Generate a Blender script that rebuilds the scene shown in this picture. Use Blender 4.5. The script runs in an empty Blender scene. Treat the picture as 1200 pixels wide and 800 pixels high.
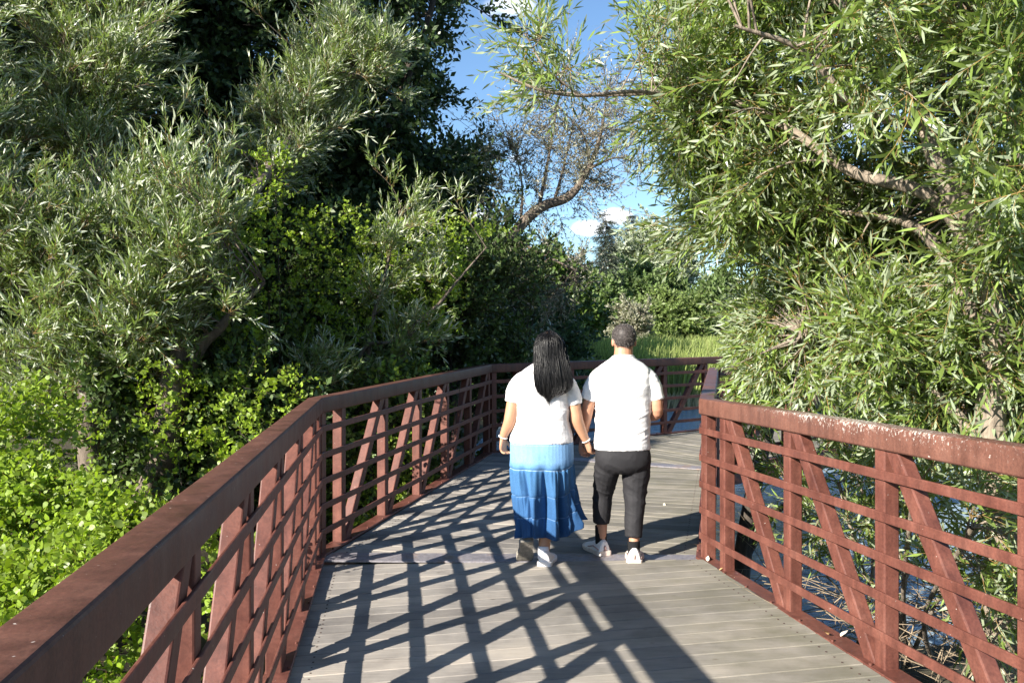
import bpy, bmesh, math, random
import numpy as np
from mathutils import Vector, Matrix

R = math.radians
rng = np.random.default_rng(7)
random.seed(7)
scene = bpy.context.scene
COL = scene.collection

# ------------------------------------------------------------------ camera
EYE = 1.655
FPX = 960.0                      # focal length in pixels of the 1200 px wide photograph
HOR = 393.0
cam_d = bpy.data.cameras.new("camera")
cam_d.sensor_width = 36.0
cam_d.lens = 36.0 * FPX / 1200.0
cam_d.shift_y = (HOR - 400.0) / 1200.0
cam_d.clip_start = 0.05
cam_d.clip_end = 6000.0
cam = bpy.data.objects.new("camera", cam_d)
COL.objects.link(cam)
cam.location = (0, 0, EYE)
cam.rotation_euler = (R(90), 0, 0)
scene.camera = cam

# ------------------------------------------------------------------ light
LIGHT_H = (0.75, 0.661)          # horizontal travel direction of the sunlight
SUN_EL = 25.7
world = bpy.data.worlds.new("World")
scene.world = world
world.use_nodes = True
SKY_STRENGTH = 0.06
SUN_STRENGTH = 5.0
sun_d = bpy.data.lights.new("sun", 'SUN')
sun_d.energy = SUN_STRENGTH
sun_d.angle = R(0.5)
sun_d.color = (1.0, 0.93, 0.82)
sun = bpy.data.objects.new("sun", sun_d)
COL.objects.link(sun)
_ce = math.cos(R(SUN_EL))
sun.rotation_euler = Vector((LIGHT_H[0] * _ce, LIGHT_H[1] * _ce, -math.sin(R(SUN_EL)))).to_track_quat('-Z', 'Y').to_euler()
sun.location = (-8, -7, 12)
scene.view_settings.view_transform = 'Standard'
scene.view_settings.look = 'None'
scene.view_settings.exposure = 1.62
scene.view_settings.gamma = 1.0
scene.view_settings.use_curve_mapping = False
scene.render.engine = 'CYCLES'
scene.cycles.max_bounces = 6
scene.cycles.diffuse_bounces = 3
scene.cycles.glossy_bounces = 3
scene.cycles.transmission_bounces = 4
scene.cycles.transparent_max_bounces = 4
scene.cycles.use_denoising = True


def world_nodes():
    nt = world.node_tree
    N, L = nt.nodes, nt.links
    for n in list(N):
        N.remove(n)
    out = N.new('ShaderNodeOutputWorld')
    bg = N.new('ShaderNodeBackground')
    sky = N.new('ShaderNodeTexSky')
    sky.sky_type = 'NISHITA'
    sky.sun_disc = False
    sky.sun_elevation = R(SUN_EL)
    sky.sun_rotation = math.atan2(-LIGHT_H[0], -LIGHT_H[1])
    sky.altitude = 300
    sky.air_density = 1.1
    sky.dust_density = 0.25
    sky.ozone_density = 2.6
    tc = N.new('ShaderNodeTexCoord')
    # broken white cumulus: puffs at a few directions, edges eaten by noise
    noise = N.new('ShaderNodeTexNoise')
    noise.inputs['Scale'].default_value = 9.0
    noise.inputs['Detail'].default_value = 9.0
    noise.inputs['Roughness'].default_value = 0.62
    L.new(tc.outputs['Generated'], noise.inputs['Vector'])
    puffs = [((690, 268), 0.038, 1.0), ((722, 254), 0.034, 1.0), ((600, 8), 0.075, 0.75), ((665, 30), 0.06, 0.45),
             ((860, 150), 0.10, 0.8), ((1000, 130), 0.13, 0.8), ((560, 250), 0.05, 0.6), ((200, 20), 0.12, .7),
             ((605, 185), 0.03, 0.6), ((780, 330), 0.05, .7)]
    prev = None
    for (px, py), rad, amp in puffs:
        d = Vector(((px - 600) / FPX, 1.0, -(py - HOR) / FPX)).normalized()
        sub = N.new('ShaderNodeVectorMath'); sub.operation = 'SUBTRACT'
        sub.inputs[1].default_value = d
        L.new(tc.outputs['Generated'], sub.inputs[0])
        sc = N.new('ShaderNodeVectorMath'); sc.operation = 'MULTIPLY'
        sc.inputs[1].default_value = (1.0, 1.0, 2.1)
        L.new(sub.outputs[0], sc.inputs[0])
        ln = N.new('ShaderNodeVectorMath'); ln.operation = 'LENGTH'
        L.new(sc.outputs[0], ln.inputs[0])
        mr = N.new('ShaderNodeMapRange')
        mr.inputs['From Min'].default_value = rad
        mr.inputs['From Max'].default_value = rad * 0.15
        mr.inputs['To Min'].default_value = 0.0
        mr.inputs['To Max'].default_value = amp
        L.new(ln.outputs['Value'], mr.inputs['Value'])
        if prev is None:
            prev = mr.outputs[0]
        else:
            mx = N.new('ShaderNodeMath'); mx.operation = 'MAXIMUM'
            L.new(prev, mx.inputs[0]); L.new(mr.outputs[0], mx.inputs[1])
            prev = mx.outputs[0]
    add = N.new('ShaderNodeMath'); add.operation = 'MULTIPLY_ADD'
    add.inputs[1].default_value = 1.15
    L.new(noise.outputs[0], add.inputs[0])
    add.inputs[2].default_value = -1.0
    add2 = N.new('ShaderNodeMath'); add2.operation = 'ADD'
    L.new(add.outputs[0], add2.inputs[0]); L.new(prev, add2.inputs[1])
    ramp = N.new('ShaderNodeMapRange'); ramp.interpolation_type = 'SMOOTHSTEP'
    ramp.inputs['From Min'].default_value = -0.02
    ramp.inputs['From Max'].default_value = 0.42
    L.new(add2.outputs[0], ramp.inputs['Value'])
    tint = N.new('ShaderNodeMix'); tint.data_type = 'RGBA'; tint.blend_type = 'MULTIPLY'
    tint.inputs['Factor'].default_value = 1.0
    tint.inputs['B'].default_value = (0.92, 1.04, 1.15, 1)
    L.new(sky.outputs[0], tint.inputs['A'])
    mix = N.new('ShaderNodeMix'); mix.data_type = 'RGBA'
    mix.inputs['B'].default_value = (10.5, 10.8, 11.4, 1)
    L.new(ramp.outputs[0], mix.inputs['Factor'])
    L.new(tint.outputs['Result'], mix.inputs['A'])
    L.new(mix.outputs['Result'], bg.inputs['Color'])
    bg.inputs['Strength'].default_value = SKY_STRENGTH
    L.new(bg.outputs[0], out.inputs['Surface'])


world_nodes()

# ------------------------------------------------------------------ helpers


def at(px, py, Y):
    """A point of the place from where the photograph shows it and its distance."""
    return np.array(((px - 600) / FPX * Y, Y, EYE - (py - HOR) / FPX * Y))


def tag(o, label=None, cat=None, group=None, kind=None):
    if label: o['label'] = label
    if cat: o['category'] = cat
    if group: o['group'] = group
    if kind: o['kind'] = kind
    return o


def empty(name, loc):
    o = bpy.data.objects.new(name, None)
    COL.objects.link(o)
    o.location = loc
    o.empty_display_size = 0.2
    return o


class Soup:
    """Collects quads; build() links them as one mesh object."""

    def __init__(self):
        self.v, self.f, self.m, self.r = [], [], [], []
        self.n = 0

    def add(self, v, f, mat=0, rnd=None):
        v = np.asarray(v, dtype=np.float64).reshape(-1, 3)
        f = np.asarray(f, dtype=np.int64).reshape(-1, 4)
        self.v.append(v)
        self.f.append(f + self.n)
        self.m.append(np.full(len(f), mat, dtype=np.int32) if np.isscalar(mat) else np.asarray(mat, dtype=np.int32))
        self.r.append(np.full(len(v), 0.5) if rnd is None else (np.full(len(v), rnd) if np.isscalar(rnd) else np.asarray(rnd)))
        self.n += len(v)

    def build(self, name, mats, parent=None, smooth=True, origin=None):
        v = np.concatenate(self.v); f = np.concatenate(self.f)
        if origin is not None:
            v = v - np.asarray(origin)
        m = np.concatenate(self.m); r = np.concatenate(self.r)
        me = bpy.data.meshes.new(name)
        me.vertices.add(len(v)); me.vertices.foreach_set('co', v.astype(np.float32).ravel())
        tri = f[:, 2] == f[:, 3]
        tot = np.where(tri, 3, 4).astype(np.int32)
        start = np.concatenate(([0], np.cumsum(tot)[:-1])).astype(np.int32)
        flat = f.ravel()
        keep = np.ones(len(flat), dtype=bool)
        keep[3::4] = ~tri
        me.loops.add(int(tot.sum())); me.loops.foreach_set('vertex_index', flat[keep].astype(np.int32))
        me.polygons.add(len(f))
        me.polygons.foreach_set('loop_start', start)
        try:
            me.polygons.foreach_set('loop_total', tot)
        except Exception:
            pass
        me.polygons.foreach_set('material_index', m)
        me.polygons.foreach_set('use_smooth', np.full(len(f), bool(smooth)))
        a = me.attributes.new('rnd', 'FLOAT', 'POINT')
        a.data.foreach_set('value', r.astype(np.float32))
        for mt in (mats if isinstance(mats, (list, tuple)) else [mats]):
            me.materials.append(mt)
        me.update(calc_edges=True)
        me.validate()
        o = bpy.data.objects.new(name, me)
        COL.objects.link(o)
        if origin is not None and parent is None:
            o.location = origin
        if parent is not None:
            o.parent = parent
        return o


def unit(v):
    v = np.asarray(v, float)
    return v / (np.linalg.norm(v, axis=-1, keepdims=True) + 1e-12)


def frame_for(d):
    d = unit(d)
    ref = np.array((0, 0, 1.0)) if abs(d[2]) < 0.9 else np.array((1.0, 0, 0))
    a = unit(np.cross(ref, d)); b = np.cross(d, a)
    return a, b


def tube(pts, rad, sides=6, closed_ends=False):
    pts = np.asarray(pts, float); n = len(pts)
    rad = np.broadcast_to(np.asarray(rad, float), (n,))
    tang = np.gradient(pts, axis=0)
    a, b = frame_for(tang[0])
    vs = []
    ang = np.arange(sides) * 2 * math.pi / sides
    for i in range(n):
        t = unit(tang[i])
        a = unit(a - t * np.dot(a, t)); b = np.cross(t, a)
        vs.append(pts[i] + rad[i] * (np.cos(ang)[:, None] * a + np.sin(ang)[:, None] * b))
    v = np.concatenate(vs)
    i = np.arange(n - 1)[:, None] * sides; j = np.arange(sides)[None, :]; k = (j + 1) % sides
    f = np.stack((i + j, i + k, i + sides + k, i + sides + j), -1).reshape(-1, 4)
    if closed_ends:
        nb = len(v)
        v = np.concatenate((v, pts[:1], pts[-1:]))
        extra = []
        for q in range(sides):
            extra.append((nb, (q + 1) % sides, q, q))
            e = (n - 1) * sides
            extra.append((nb + 1, e + q, e + (q + 1) % sides, e + (q + 1) % sides))
        f = np.concatenate((f, np.array(extra)))
    return v, f


def spline(ctrl, n):
    """Catmull-Rom through control rows (any number of columns)."""
    c = np.asarray(ctrl, float)
    p = np.concatenate((2 * c[:1] - c[1:2], c, 2 * c[-1:] - c[-2:-1]))
    seg = len(c) - 1
    t = np.linspace(0, seg, n); i = np.minimum(t.astype(int), seg - 1); u = (t - i)[:, None]
    p0, p1, p2, p3 = p[i], p[i + 1], p[i + 2], p[i + 3]
    return 0.5 * (2 * p1 + (p2 - p0) * u + (2 * p0 - 5 * p1 + 4 * p2 - p3) * u ** 2 + (3 * p1 - p0 - 3 * p2 + p3) * u ** 3)


def vnoise(p, seed=0):
    """Value noise in -1..1 of (n,3) points."""
    p = np.asarray(p, float)
    i = np.floor(p).astype(np.int64); f = p - i
    f = f * f * (3 - 2 * f)

    def h(x, y, z):
        q = (x * 374761393 + y * 668265263 + z * 2147483647 + seed * 974634777) & 0xffffffff
        q = ((q ^ (q >> 13)) * 1274126177) & 0xffffffff
        return ((q ^ (q >> 16)) & 0xffff) / 32767.5 - 1.0
    r = 0
    for dx in (0, 1):
        for dy in (0, 1):
            for dz in (0, 1):
                w = (f[:, 0] if dx else 1 - f[:, 0]) * (f[:, 1] if dy else 1 - f[:, 1]) * (f[:, 2] if dz else 1 - f[:, 2])
                r = r + w * h(i[:, 0] + dx, i[:, 1] + dy, i[:, 2] + dz)
    return r


# ------------------------------------------------------------------ materials


def new_mat(name):
    m = bpy.data.materials.new(name)
    m.use_nodes = True
    nt = m.node_tree
    return m, nt.nodes, nt.links, nt.nodes['Principled BSDF']


def N_noise(N, L, scale, detail=5, rough=0.6, vec=None, dist=0.0):
    n = N.new('ShaderNodeTexNoise')
    n.inputs['Scale'].default_value = scale; n.inputs['Detail'].default_value = detail
    n.inputs['Roughness'].default_value = rough; n.inputs['Distortion'].default_value = dist
    if vec is not None: L.new(vec, n.inputs['Vector'])
    return n


def N_ramp(N, L, src, stops):
    r = N.new('ShaderNodeValToRGB')
    while len(r.color_ramp.elements) < len(stops):
        r.color_ramp.elements.new(0.5)
    for e, (p, c) in zip(r.color_ramp.elements, stops):
        e.position = p; e.color = (*c, 1)
    L.new(src, r.inputs['Fac'])
    return r


def N_mix(N, L, a, b, fac, blend='MIX'):
    m = N.new('ShaderNodeMix'); m.data_type = 'RGBA'; m.blend_type = blend
    for key, val in (('A', a), ('B', b), ('Factor', fac)):
        if isinstance(val, bpy.types.NodeSocket): L.new(val, m.inputs[key])
        elif key == 'Factor': m.inputs['Factor'].default_value = val
        else: m.inputs[key].default_value = (*val, 1)
    return m.outputs['Result']


def N_bump(N, L, src, strength, dist, bsdf):
    b = N.new('ShaderNodeBump')
    b.inputs['Strength'].default_value = strength; b.inputs['Distance'].default_value = dist
    L.new(src, b.inputs['Height']); L.new(b.outputs[0], bsdf.inputs['Normal'])
    return b


def N_obj(N, L, scale=(1, 1, 1), src='Object'):
    tc = N.new('ShaderNodeTexCoord'); mp = N.new('ShaderNodeMapping')
    mp.inputs['Scale'].default_value = scale
    L.new(tc.outputs[src], mp.inputs['Vector'])
    return mp.outputs[0]


def rust_mat(name, a, b, c, spots=None):
    m, N, L, P = new_mat(name)
    v = N_obj(N, L)
    n1 = N_noise(N, L, 5.0, 6, 0.65, v)
    r1 = N_ramp(N, L, n1.outputs[0], [(0.3, a), (0.52, b), (0.72, c)])
    n2 = N_noise(N, L, 90.0, 4, 0.7, v)
    r2 = N_ramp(N, L, n2.outputs[0], [(0.36, (0.55, 0.5, 0.5)), (0.6, (1.1, 1.05, 1.0))])
    col = N_mix(N, L, r1.outputs[0], r2.outputs[0], 0.5, 'MULTIPLY')
    # rain runs: faint upright streaks, paler and darker
    ns = N_noise(N, L, 22.0, 4, 0.6, N_obj(N, L, (1, 1, 0.06)))
    rs = N_ramp(N, L, ns.outputs[0], [(0.34, (0.68, 0.66, 0.66)), (0.5, (1, 1, 1)), (0.68, (1.28, 1.26, 1.24))])
    col = N_mix(N, L, col, rs.outputs[0], 0.7, 'MULTIPLY')
    # small pale specks of lime and lichen on the steel
    n3 = N_noise(N, L, 60.0, 2, 0.5, v)
    r3 = N_ramp(N, L, n3.outputs[0], [(0.745, (0, 0, 0)), (0.79, (1, 1, 1))])
    col = N_mix(N, L, col, (0.42, 0.36, 0.32), r3.outputs[0])
    if spots:
        # bird lime and lichen: thick on the top face and down the upper part of the inner face
        geo = N.new('ShaderNodeNewGeometry')
        sx = N.new('ShaderNodeSeparateXYZ'); L.new(geo.outputs['Position'], sx.inputs[0])
        mz = N.new('ShaderNodeMapRange')
        mz.inputs['From Min'].default_value = spots[2]; mz.inputs['From Max'].default_value = spots[3]
        L.new(sx.outputs['Z'], mz.inputs['Value'])
        my = N.new('ShaderNodeMapRange'); my.interpolation_type = 'SMOOTHSTEP'
        my.inputs['From Min'].default_value = spots[0]; my.inputs['From Max'].default_value = spots[0] - .6
        L.new(sx.outputs['Y'], my.inputs['Value'])
        mf = N.new('ShaderNodeMapRange'); mf.interpolation_type = 'SMOOTHSTEP'
        mf.inputs['From Min'].default_value = 3.2; mf.inputs['From Max'].default_value = 4.3; mf.inputs['To Min'].default_value = .55
        L.new(sx.outputs['Y'], mf.inputs['Value'])
        n4 = N_noise(N, L, 75.0, 7, 0.8, N_obj(N, L, (1, 1, 0.6)))
        n5 = N_noise(N, L, 3.2, 3, 0.5, v)
        mm = N.new('ShaderNodeMath'); mm.operation = 'MULTIPLY'
        L.new(mz.outputs[0], mm.inputs[0]); L.new(mf.outputs[0], mm.inputs[1])
        m2 = N.new('ShaderNodeMath'); m2.operation = 'MULTIPLY_ADD'
        m2.inputs[1].default_value = 0.23
        L.new(mm.outputs[0], m2.inputs[0]); L.new(n4.outputs[0], m2.inputs[2])
        m3 = N.new('ShaderNodeMath'); m3.operation = 'MULTIPLY_ADD'; m3.inputs[1].default_value = 0.22
        L.new(n5.outputs[0], m3.inputs[0]); L.new(m2.outputs[0], m3.inputs[2])
        sp = N_ramp(N, L, m3.outputs[0], [(0.80, (0, 0, 0)), (0.90, (.9, .9, .9))])
        f2 = N.new('ShaderNodeMath'); f2.operation = 'MULTIPLY'
        L.new(sp.outputs[0], f2.inputs[0]); L.new(my.outputs[0], f2.inputs[1])
        col = N_mix(N, L, col, (0.62, 0.6, 0.55), f2.outputs[0])
    L.new(col, P.inputs['Base Color'])
    P.inputs['Roughness'].default_value = 0.5
    P.inputs['Specular IOR Level'].default_value = 0.38
    rr = N_ramp(N, L, n1.outputs[0], [(0.3, (0.42,) * 3), (0.7, (0.66,) * 3)])
    L.new(rr.outputs[0], P.inputs['Roughness'])
    N_bump(N, L, n2.outputs[0], 0.25, 0.003, P)
    return m


def leaf_mat(name, top, under, vary, trans=0.3, rough=0.42, hue2=None, spec=0.4):
    """Two-sided leaf: green top, paler underside, light passing through; every leaf its own shade."""
    m, N, L, P = new_mat(name)
    at_ = N.new('ShaderNodeAttribute'); at_.attribute_name = 'rnd'
    stops = [(0.0, tuple(c * (1 - vary) for c in top)), (0.55, top), (0.93, tuple(c * (1 + vary) for c in top))]
    if hue2 is not None:
        stops += [(0.988, tuple(c * (1 + vary) for c in top)), (0.993, hue2)]
    rp = N_ramp(N, L, at_.outputs['Fac'], stops)
    geo = N.new('ShaderNodeNewGeometry')
    col = N_mix(N, L, rp.outputs[0], under, geo.outputs['Backfacing'])
    L.new(col, P.inputs['Base Color'])
    P.inputs['Roughness'].default_value = rough
    P.inputs['Specular IOR Level'].default_value = spec
    tr = N.new('ShaderNodeBsdfTranslucent')
    br = N_mix(N, L, rp.outputs[0], (1.25, 1.3, 0.6), 1.0, 'MULTIPLY')
    L.new(br, tr.inputs['Color'])
    mx = N.new('ShaderNodeMixShader'); mx.inputs[0].default_value = trans
    L.new(P.outputs[0], mx.inputs[1]); L.new(tr.outputs[0], mx.inputs[2])
    L.new(mx.outputs[0], N['Material Output'].inputs['Surface'])
    return m


def bark_mat(name, a, b):
    m, N, L, P = new_mat(name)
    v = N_obj(N, L, (1, 1, 0.22))
    n = N_noise(N, L, 26, 7, 0.7, v, 0.6)
    r = N_ramp(N, L, n.outputs[0], [(0.32, a), (0.66, b)])
    L.new(r.outputs[0], P.inputs['Base Color'])
    P.inputs['Roughness'].default_value = 0.9
    N_bump(N, L, n.outputs[0], 0.8, 0.02, P)
    return m


def plain_mat(name, col, rough=0.6, spec=0.4, noise=0.0, nscale=30.0, bump=0.0):
    m, N, L, P = new_mat(name)
    P.inputs['Roughness'].default_value = rough
    P.inputs['Specular IOR Level'].default_value = spec
    n = N_noise(N, L, nscale, 5, 0.6, N_obj(N, L))
    r = N_ramp(N, L, n.outputs[0], [(0.3, tuple(c * (1 - noise) for c in col)), (0.7, tuple(min(1, c * (1 + noise)) for c in col))])
    L.new(r.outputs[0], P.inputs['Base Color'])
    if bump:
        N_bump(N, L, n.outputs[0], bump, 0.004, P)
    return m


M = {}
M['rust'] = rust_mat('weathering_steel', (0.082, 0.029, 0.022), (0.122, 0.044, 0.032), (0.165, 0.066, 0.048))
M['rust_cap'] = rust_mat('weathering_steel_cap', (0.066, 0.028, 0.020), (0.096, 0.040, 0.028), (0.130, 0.058, 0.039))
M['rust_lime'] = rust_mat('weathering_steel_lichen', (0.095, 0.042, 0.031), (0.13, 0.057, 0.041), (0.165, 0.078, 0.057), spots=(5.3, None, 1.115, 1.225))


def wood_mat():
    m, N, L, P = new_mat('weathered_planks')
    geo = N.new('ShaderNodeNewGeometry')
    rp = N_ramp(N, L, geo.outputs['Random Per Island'], [(0.0, (0.175, 0.163, 0.152)), (0.4, (0.245, 0.228, 0.21)), (0.8, (0.295, 0.27, 0.243)), (1.0, (0.36, 0.325, 0.285))])
    v = N_obj(N, L, (1.2, 22.0, 1.0))
    n1 = N_noise(N, L, 3.0, 8, 0.7, v, 0.5)
    g = N_ramp(N, L, n1.outputs[0], [(0.28, (0.6, 0.58, 0.56)), (0.5, (0.97, 0.96, 0.95)), (0.7, (1.14, 1.13, 1.10))])
    col = N_mix(N, L, rp.outputs[0], g.outputs[0], 0.7, 'MULTIPLY')
    n2 = N_noise(N, L, 2.2, 5, 0.6, N_obj(N, L))
    s2 = N_ramp(N, L, n2.outputs[0], [(0.36, (0.62, 0.62, 0.63)), (0.5, (0.95, 0.95, 0.95)), (0.64, (1.14, 1.12, 1.08))])
    col = N_mix(N, L, col, s2.outputs[0], 0.8, 'MULTIPLY')
    # knots and dents
    vo = N.new('ShaderNodeTexVoronoi'); vo.inputs['Scale'].default_value = 3.4
    L.new(N_obj(N, L, (1, 2.2, 1)), vo.inputs['Vector'])
    kn = N_ramp(N, L, vo.outputs['Distance'], [(0.03, (0.4, 0.36, 0.32)), (0.075, (1, 1, 1))])
    col = N_mix(N, L, col, kn.outputs[0], 0.8, 'MULTIPLY')
    # green algae along the right edge of the deck
    sx = N.new('ShaderNodeSeparateXYZ'); L.new(N_obj(N, L), sx.inputs[0])
    ma = N.new('ShaderNodeMapRange'); ma.inputs['From Min'].default_value = -0.2; ma.inputs['From Max'].default_value = 1.5
    L.new(sx.outputs['X'], ma.inputs['Value'])
    n3 = N_noise(N, L, 3.0, 5, 0.65, N_obj(N, L, (1, 2, 1)))
    mu = N.new('ShaderNodeMath'); mu.operation = 'MULTIPLY'
    r3 = N_ramp(N, L, n3.outputs[0], [(0.30, (.22, .22, .22)), (0.70, (0.85, 0.85, 0.85))])
    L.new(ma.outputs[0], mu.inputs[0]); L.new(r3.outputs[0], mu.inputs[1])
    col = N_mix(N, L, col, (0.115, 0.11, 0.075), mu.outputs[0])
    L.new(col, P.inputs['Base Color'])
    P.inputs['Roughness'].default_value = 0.82
    P.inputs['Specular IOR Level'].default_value = 0.25
    N_bump(N, L, n1.outputs[0], 0.45, 0.004, P)
    return m


M['wood'] = wood_mat()
M['plate'] = rust_mat('worn_joint_plate', (0.15, 0.145, 0.165), (0.20, 0.195, 0.215), (0.24, 0.17, 0.12))
M['dark_steel'] = plain_mat('dark_steel', (0.05, 0.03, 0.025), 0.7, 0.3, 0.3)
M['bolt'] = plain_mat('bolt_steel', (0.22, 0.12, 0.08), 0.5, 0.5, 0.3)

# ------------------------------------------------------------------ terrain and water
WATER_Z = -1.1


def ground_h(x, y):
    x = np.asarray(x, float); y = np.asarray(y, float)
    shore = np.interp(y, [-50, 8, 12, 20, 32, 60], [-1.6, -1.4, -1.2, -1.0, 0.5, 2.0])      # left bank: land where x < shore
    left = np.clip((shore - x) / 2.2, -1, 1)
    hl = WATER_Z + 0.75 * left + np.clip(shore - x - 2, 0, 40) * 0.05
    far = WATER_Z + np.clip((y - 31.5) / 2.0, -1, 1) * 0.35 + np.clip(y - 70, 0, 400) * 0.01
    right = WATER_Z + np.clip(np.minimum((7.2 - y) / 1.6, (x - 1.2) / 0.8), -1, 1) * 0.45
    h = np.maximum(np.maximum(hl, far), right)
    h = h + 0.06 * vnoise(np.stack((x * 1.3, y * 1.3, x * 0), -1).reshape(-1, 3), 3).reshape(x.shape)
    return h


def terrain():
    t = np.linspace(-1, 1, 161)
    ax = np.sign(t) * (np.abs(t) * 14 + np.abs(t) ** 7 * 1500)
    ay = ax + 6
    X, Y = np.meshgrid(ax, ay, indexing='ij')
    Z = ground_h(X, Y)
    v = np.stack((X, Y, Z), -1).reshape(-1, 3)
    n = len(ax)
    i, j = np.meshgrid(np.arange(n - 1), np.arange(n - 1), indexing='ij')
    a = i * n + j
    f = np.stack((a, a + n, a + n + 1, a + 1), -1).reshape(-1, 4)
    s = Soup(); s.add(v, f)
    m, N, L, P = new_mat('soil_and_litter')
    n1 = N_noise(N, L, 3.0, 8, 0.7, N_obj(N, L))
    r = N_ramp(N, L, n1.outputs[0], [(0.3, (0.02, 0.016, 0.010)), (0.5, (0.05, 0.042, 0.022)), (0.72, (0.06, 0.075, 0.025))])
    L.new(r.outputs[0], P.inputs['Base Color']); P.inputs['Roughness'].default_value = 0.95
    N_bump(N, L, n1.outputs[0], 0.7, 0.05, P)
    o = s.build('ground', m)
    tag(o, kind='structure')
    w = Soup()
    w.add([(-400, -40, WATER_Z), (400, -40, WATER_Z), (400, 200, WATER_Z), (-400, 200, WATER_Z)], [(0, 1, 2, 3)])
    m, N, L, P = new_mat('pond_water')
    P.inputs['Base Color'].default_value = (0.26, 0.345, 0.42, 1)
    P.inputs['Roughness'].default_value = 0.09
    P.inputs['IOR'].default_value = 1.6
    nn = N_noise(N, L, 2.4, 5, 0.55, N_obj(N, L, (1.0, 2.6, 1)), 0.4)
    N_bump(N, L, nn.outputs[0], 0.7, 0.16, P)
    o = w.build('water', m)
    tag(o, kind='structure')


terrain()

# ------------------------------------------------------------------ footbridge


def rounded(w0, w1, h0, h1, r, k=3):
    """Rounded rectangle as (a, b) pairs."""
    out = []
    for cx, cy, a0 in ((w1 - r, h1 - r, 0), (w0 + r, h1 - r, 90), (w0 + r, h0 + r, 180), (w1 - r, h0 + r, 270)):
        for i in range(k + 1):
            a = R(a0 + 90 * i / k)
            out.append((cx + r * math.cos(a), cy + r * math.sin(a)))
    return np.array(out)


def sweep(s, base, d, pl0, pl1, mat=0):
    """Prism through profile points `base` along d, cut by two planes (point, normal)."""
    base = np.asarray(base, float); d = unit(d)
    n = len(base)
    t0 = ((pl0[0] - base) @ pl0[1]) / (d @ pl0[1])
    t1 = ((pl1[0] - base) @ pl1[1]) / (d @ pl1[1])
    a = base + t0[:, None] * d; b = base + t1[:, None] * d
    i = np.arange(n); k = (i + 1) % n
    s.add(np.concatenate((a, b)), np.stack((i, k, k + n, i + n), -1), mat)
    for ring, flip in ((a, 1), (b, 0)):      # end caps, own vertices so that the edge stays sharp
        c = ring.mean(0)
        v = np.concatenate((ring, c[None]))
        f = np.stack((i, k, np.full(n, n), np.full(n, n)), -1)
        if flip: f = f[:, [1, 0, 2, 3]]
        s.add(v, f, mat)


RAIL_H = 1.19
kL, kR = 0.146, 0.181
Lp = [np.array((-1.413 + kL * (6.126 + 2.0), -2.0, 0.0)), np.array((-1.413, 6.126, 0.0)), np.array((-0.268, 10.93, 0.083)), np.array((5.6, 15.22, 0.13))]
Rp = [np.array((1.382 + kR * (6.06 + 2.0), -2.0, 0.118)), np.array((1.382, 6.06, 0.0)), np.array((2.32, 9.68, 0.085)), np.array((6.6, 12.81, 0.13))]
UPV = np.array((0, 0, 1.0))
bridge = empty('footbridge', (0, 6.1, 0))
tag(bridge, 'long rust brown steel footbridge with weathered plank deck, bending across the pond', 'bridge')


def hnorm(a, b):
    d = b - a
    return unit(np.array((-d[1], d[0], 0.0)))


def build_o(s, name, mats, parent, smooth=False):
    o = s.build(name, mats, None, smooth)
    # parent with the bridge's own offset taken out
    o.parent = parent
    o.matrix_parent_inverse = Matrix.Translation(-Vector((0, 6.1, 0)))
    return o


def sub_o(s, name, mats, parent, smooth=False):
    o = s.build(name, mats, None, smooth)
    o.parent = parent                       # the railing mesh carries the offset already
    return o


def smooth_by_angle(o, deg=20):
    me = o.data
    me.polygons.foreach_set('use_smooth', np.ones(len(me.polygons), bool))
    try:
        me.set_sharp_from_angle(angle=R(deg))
    except Exception:
        pass


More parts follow.
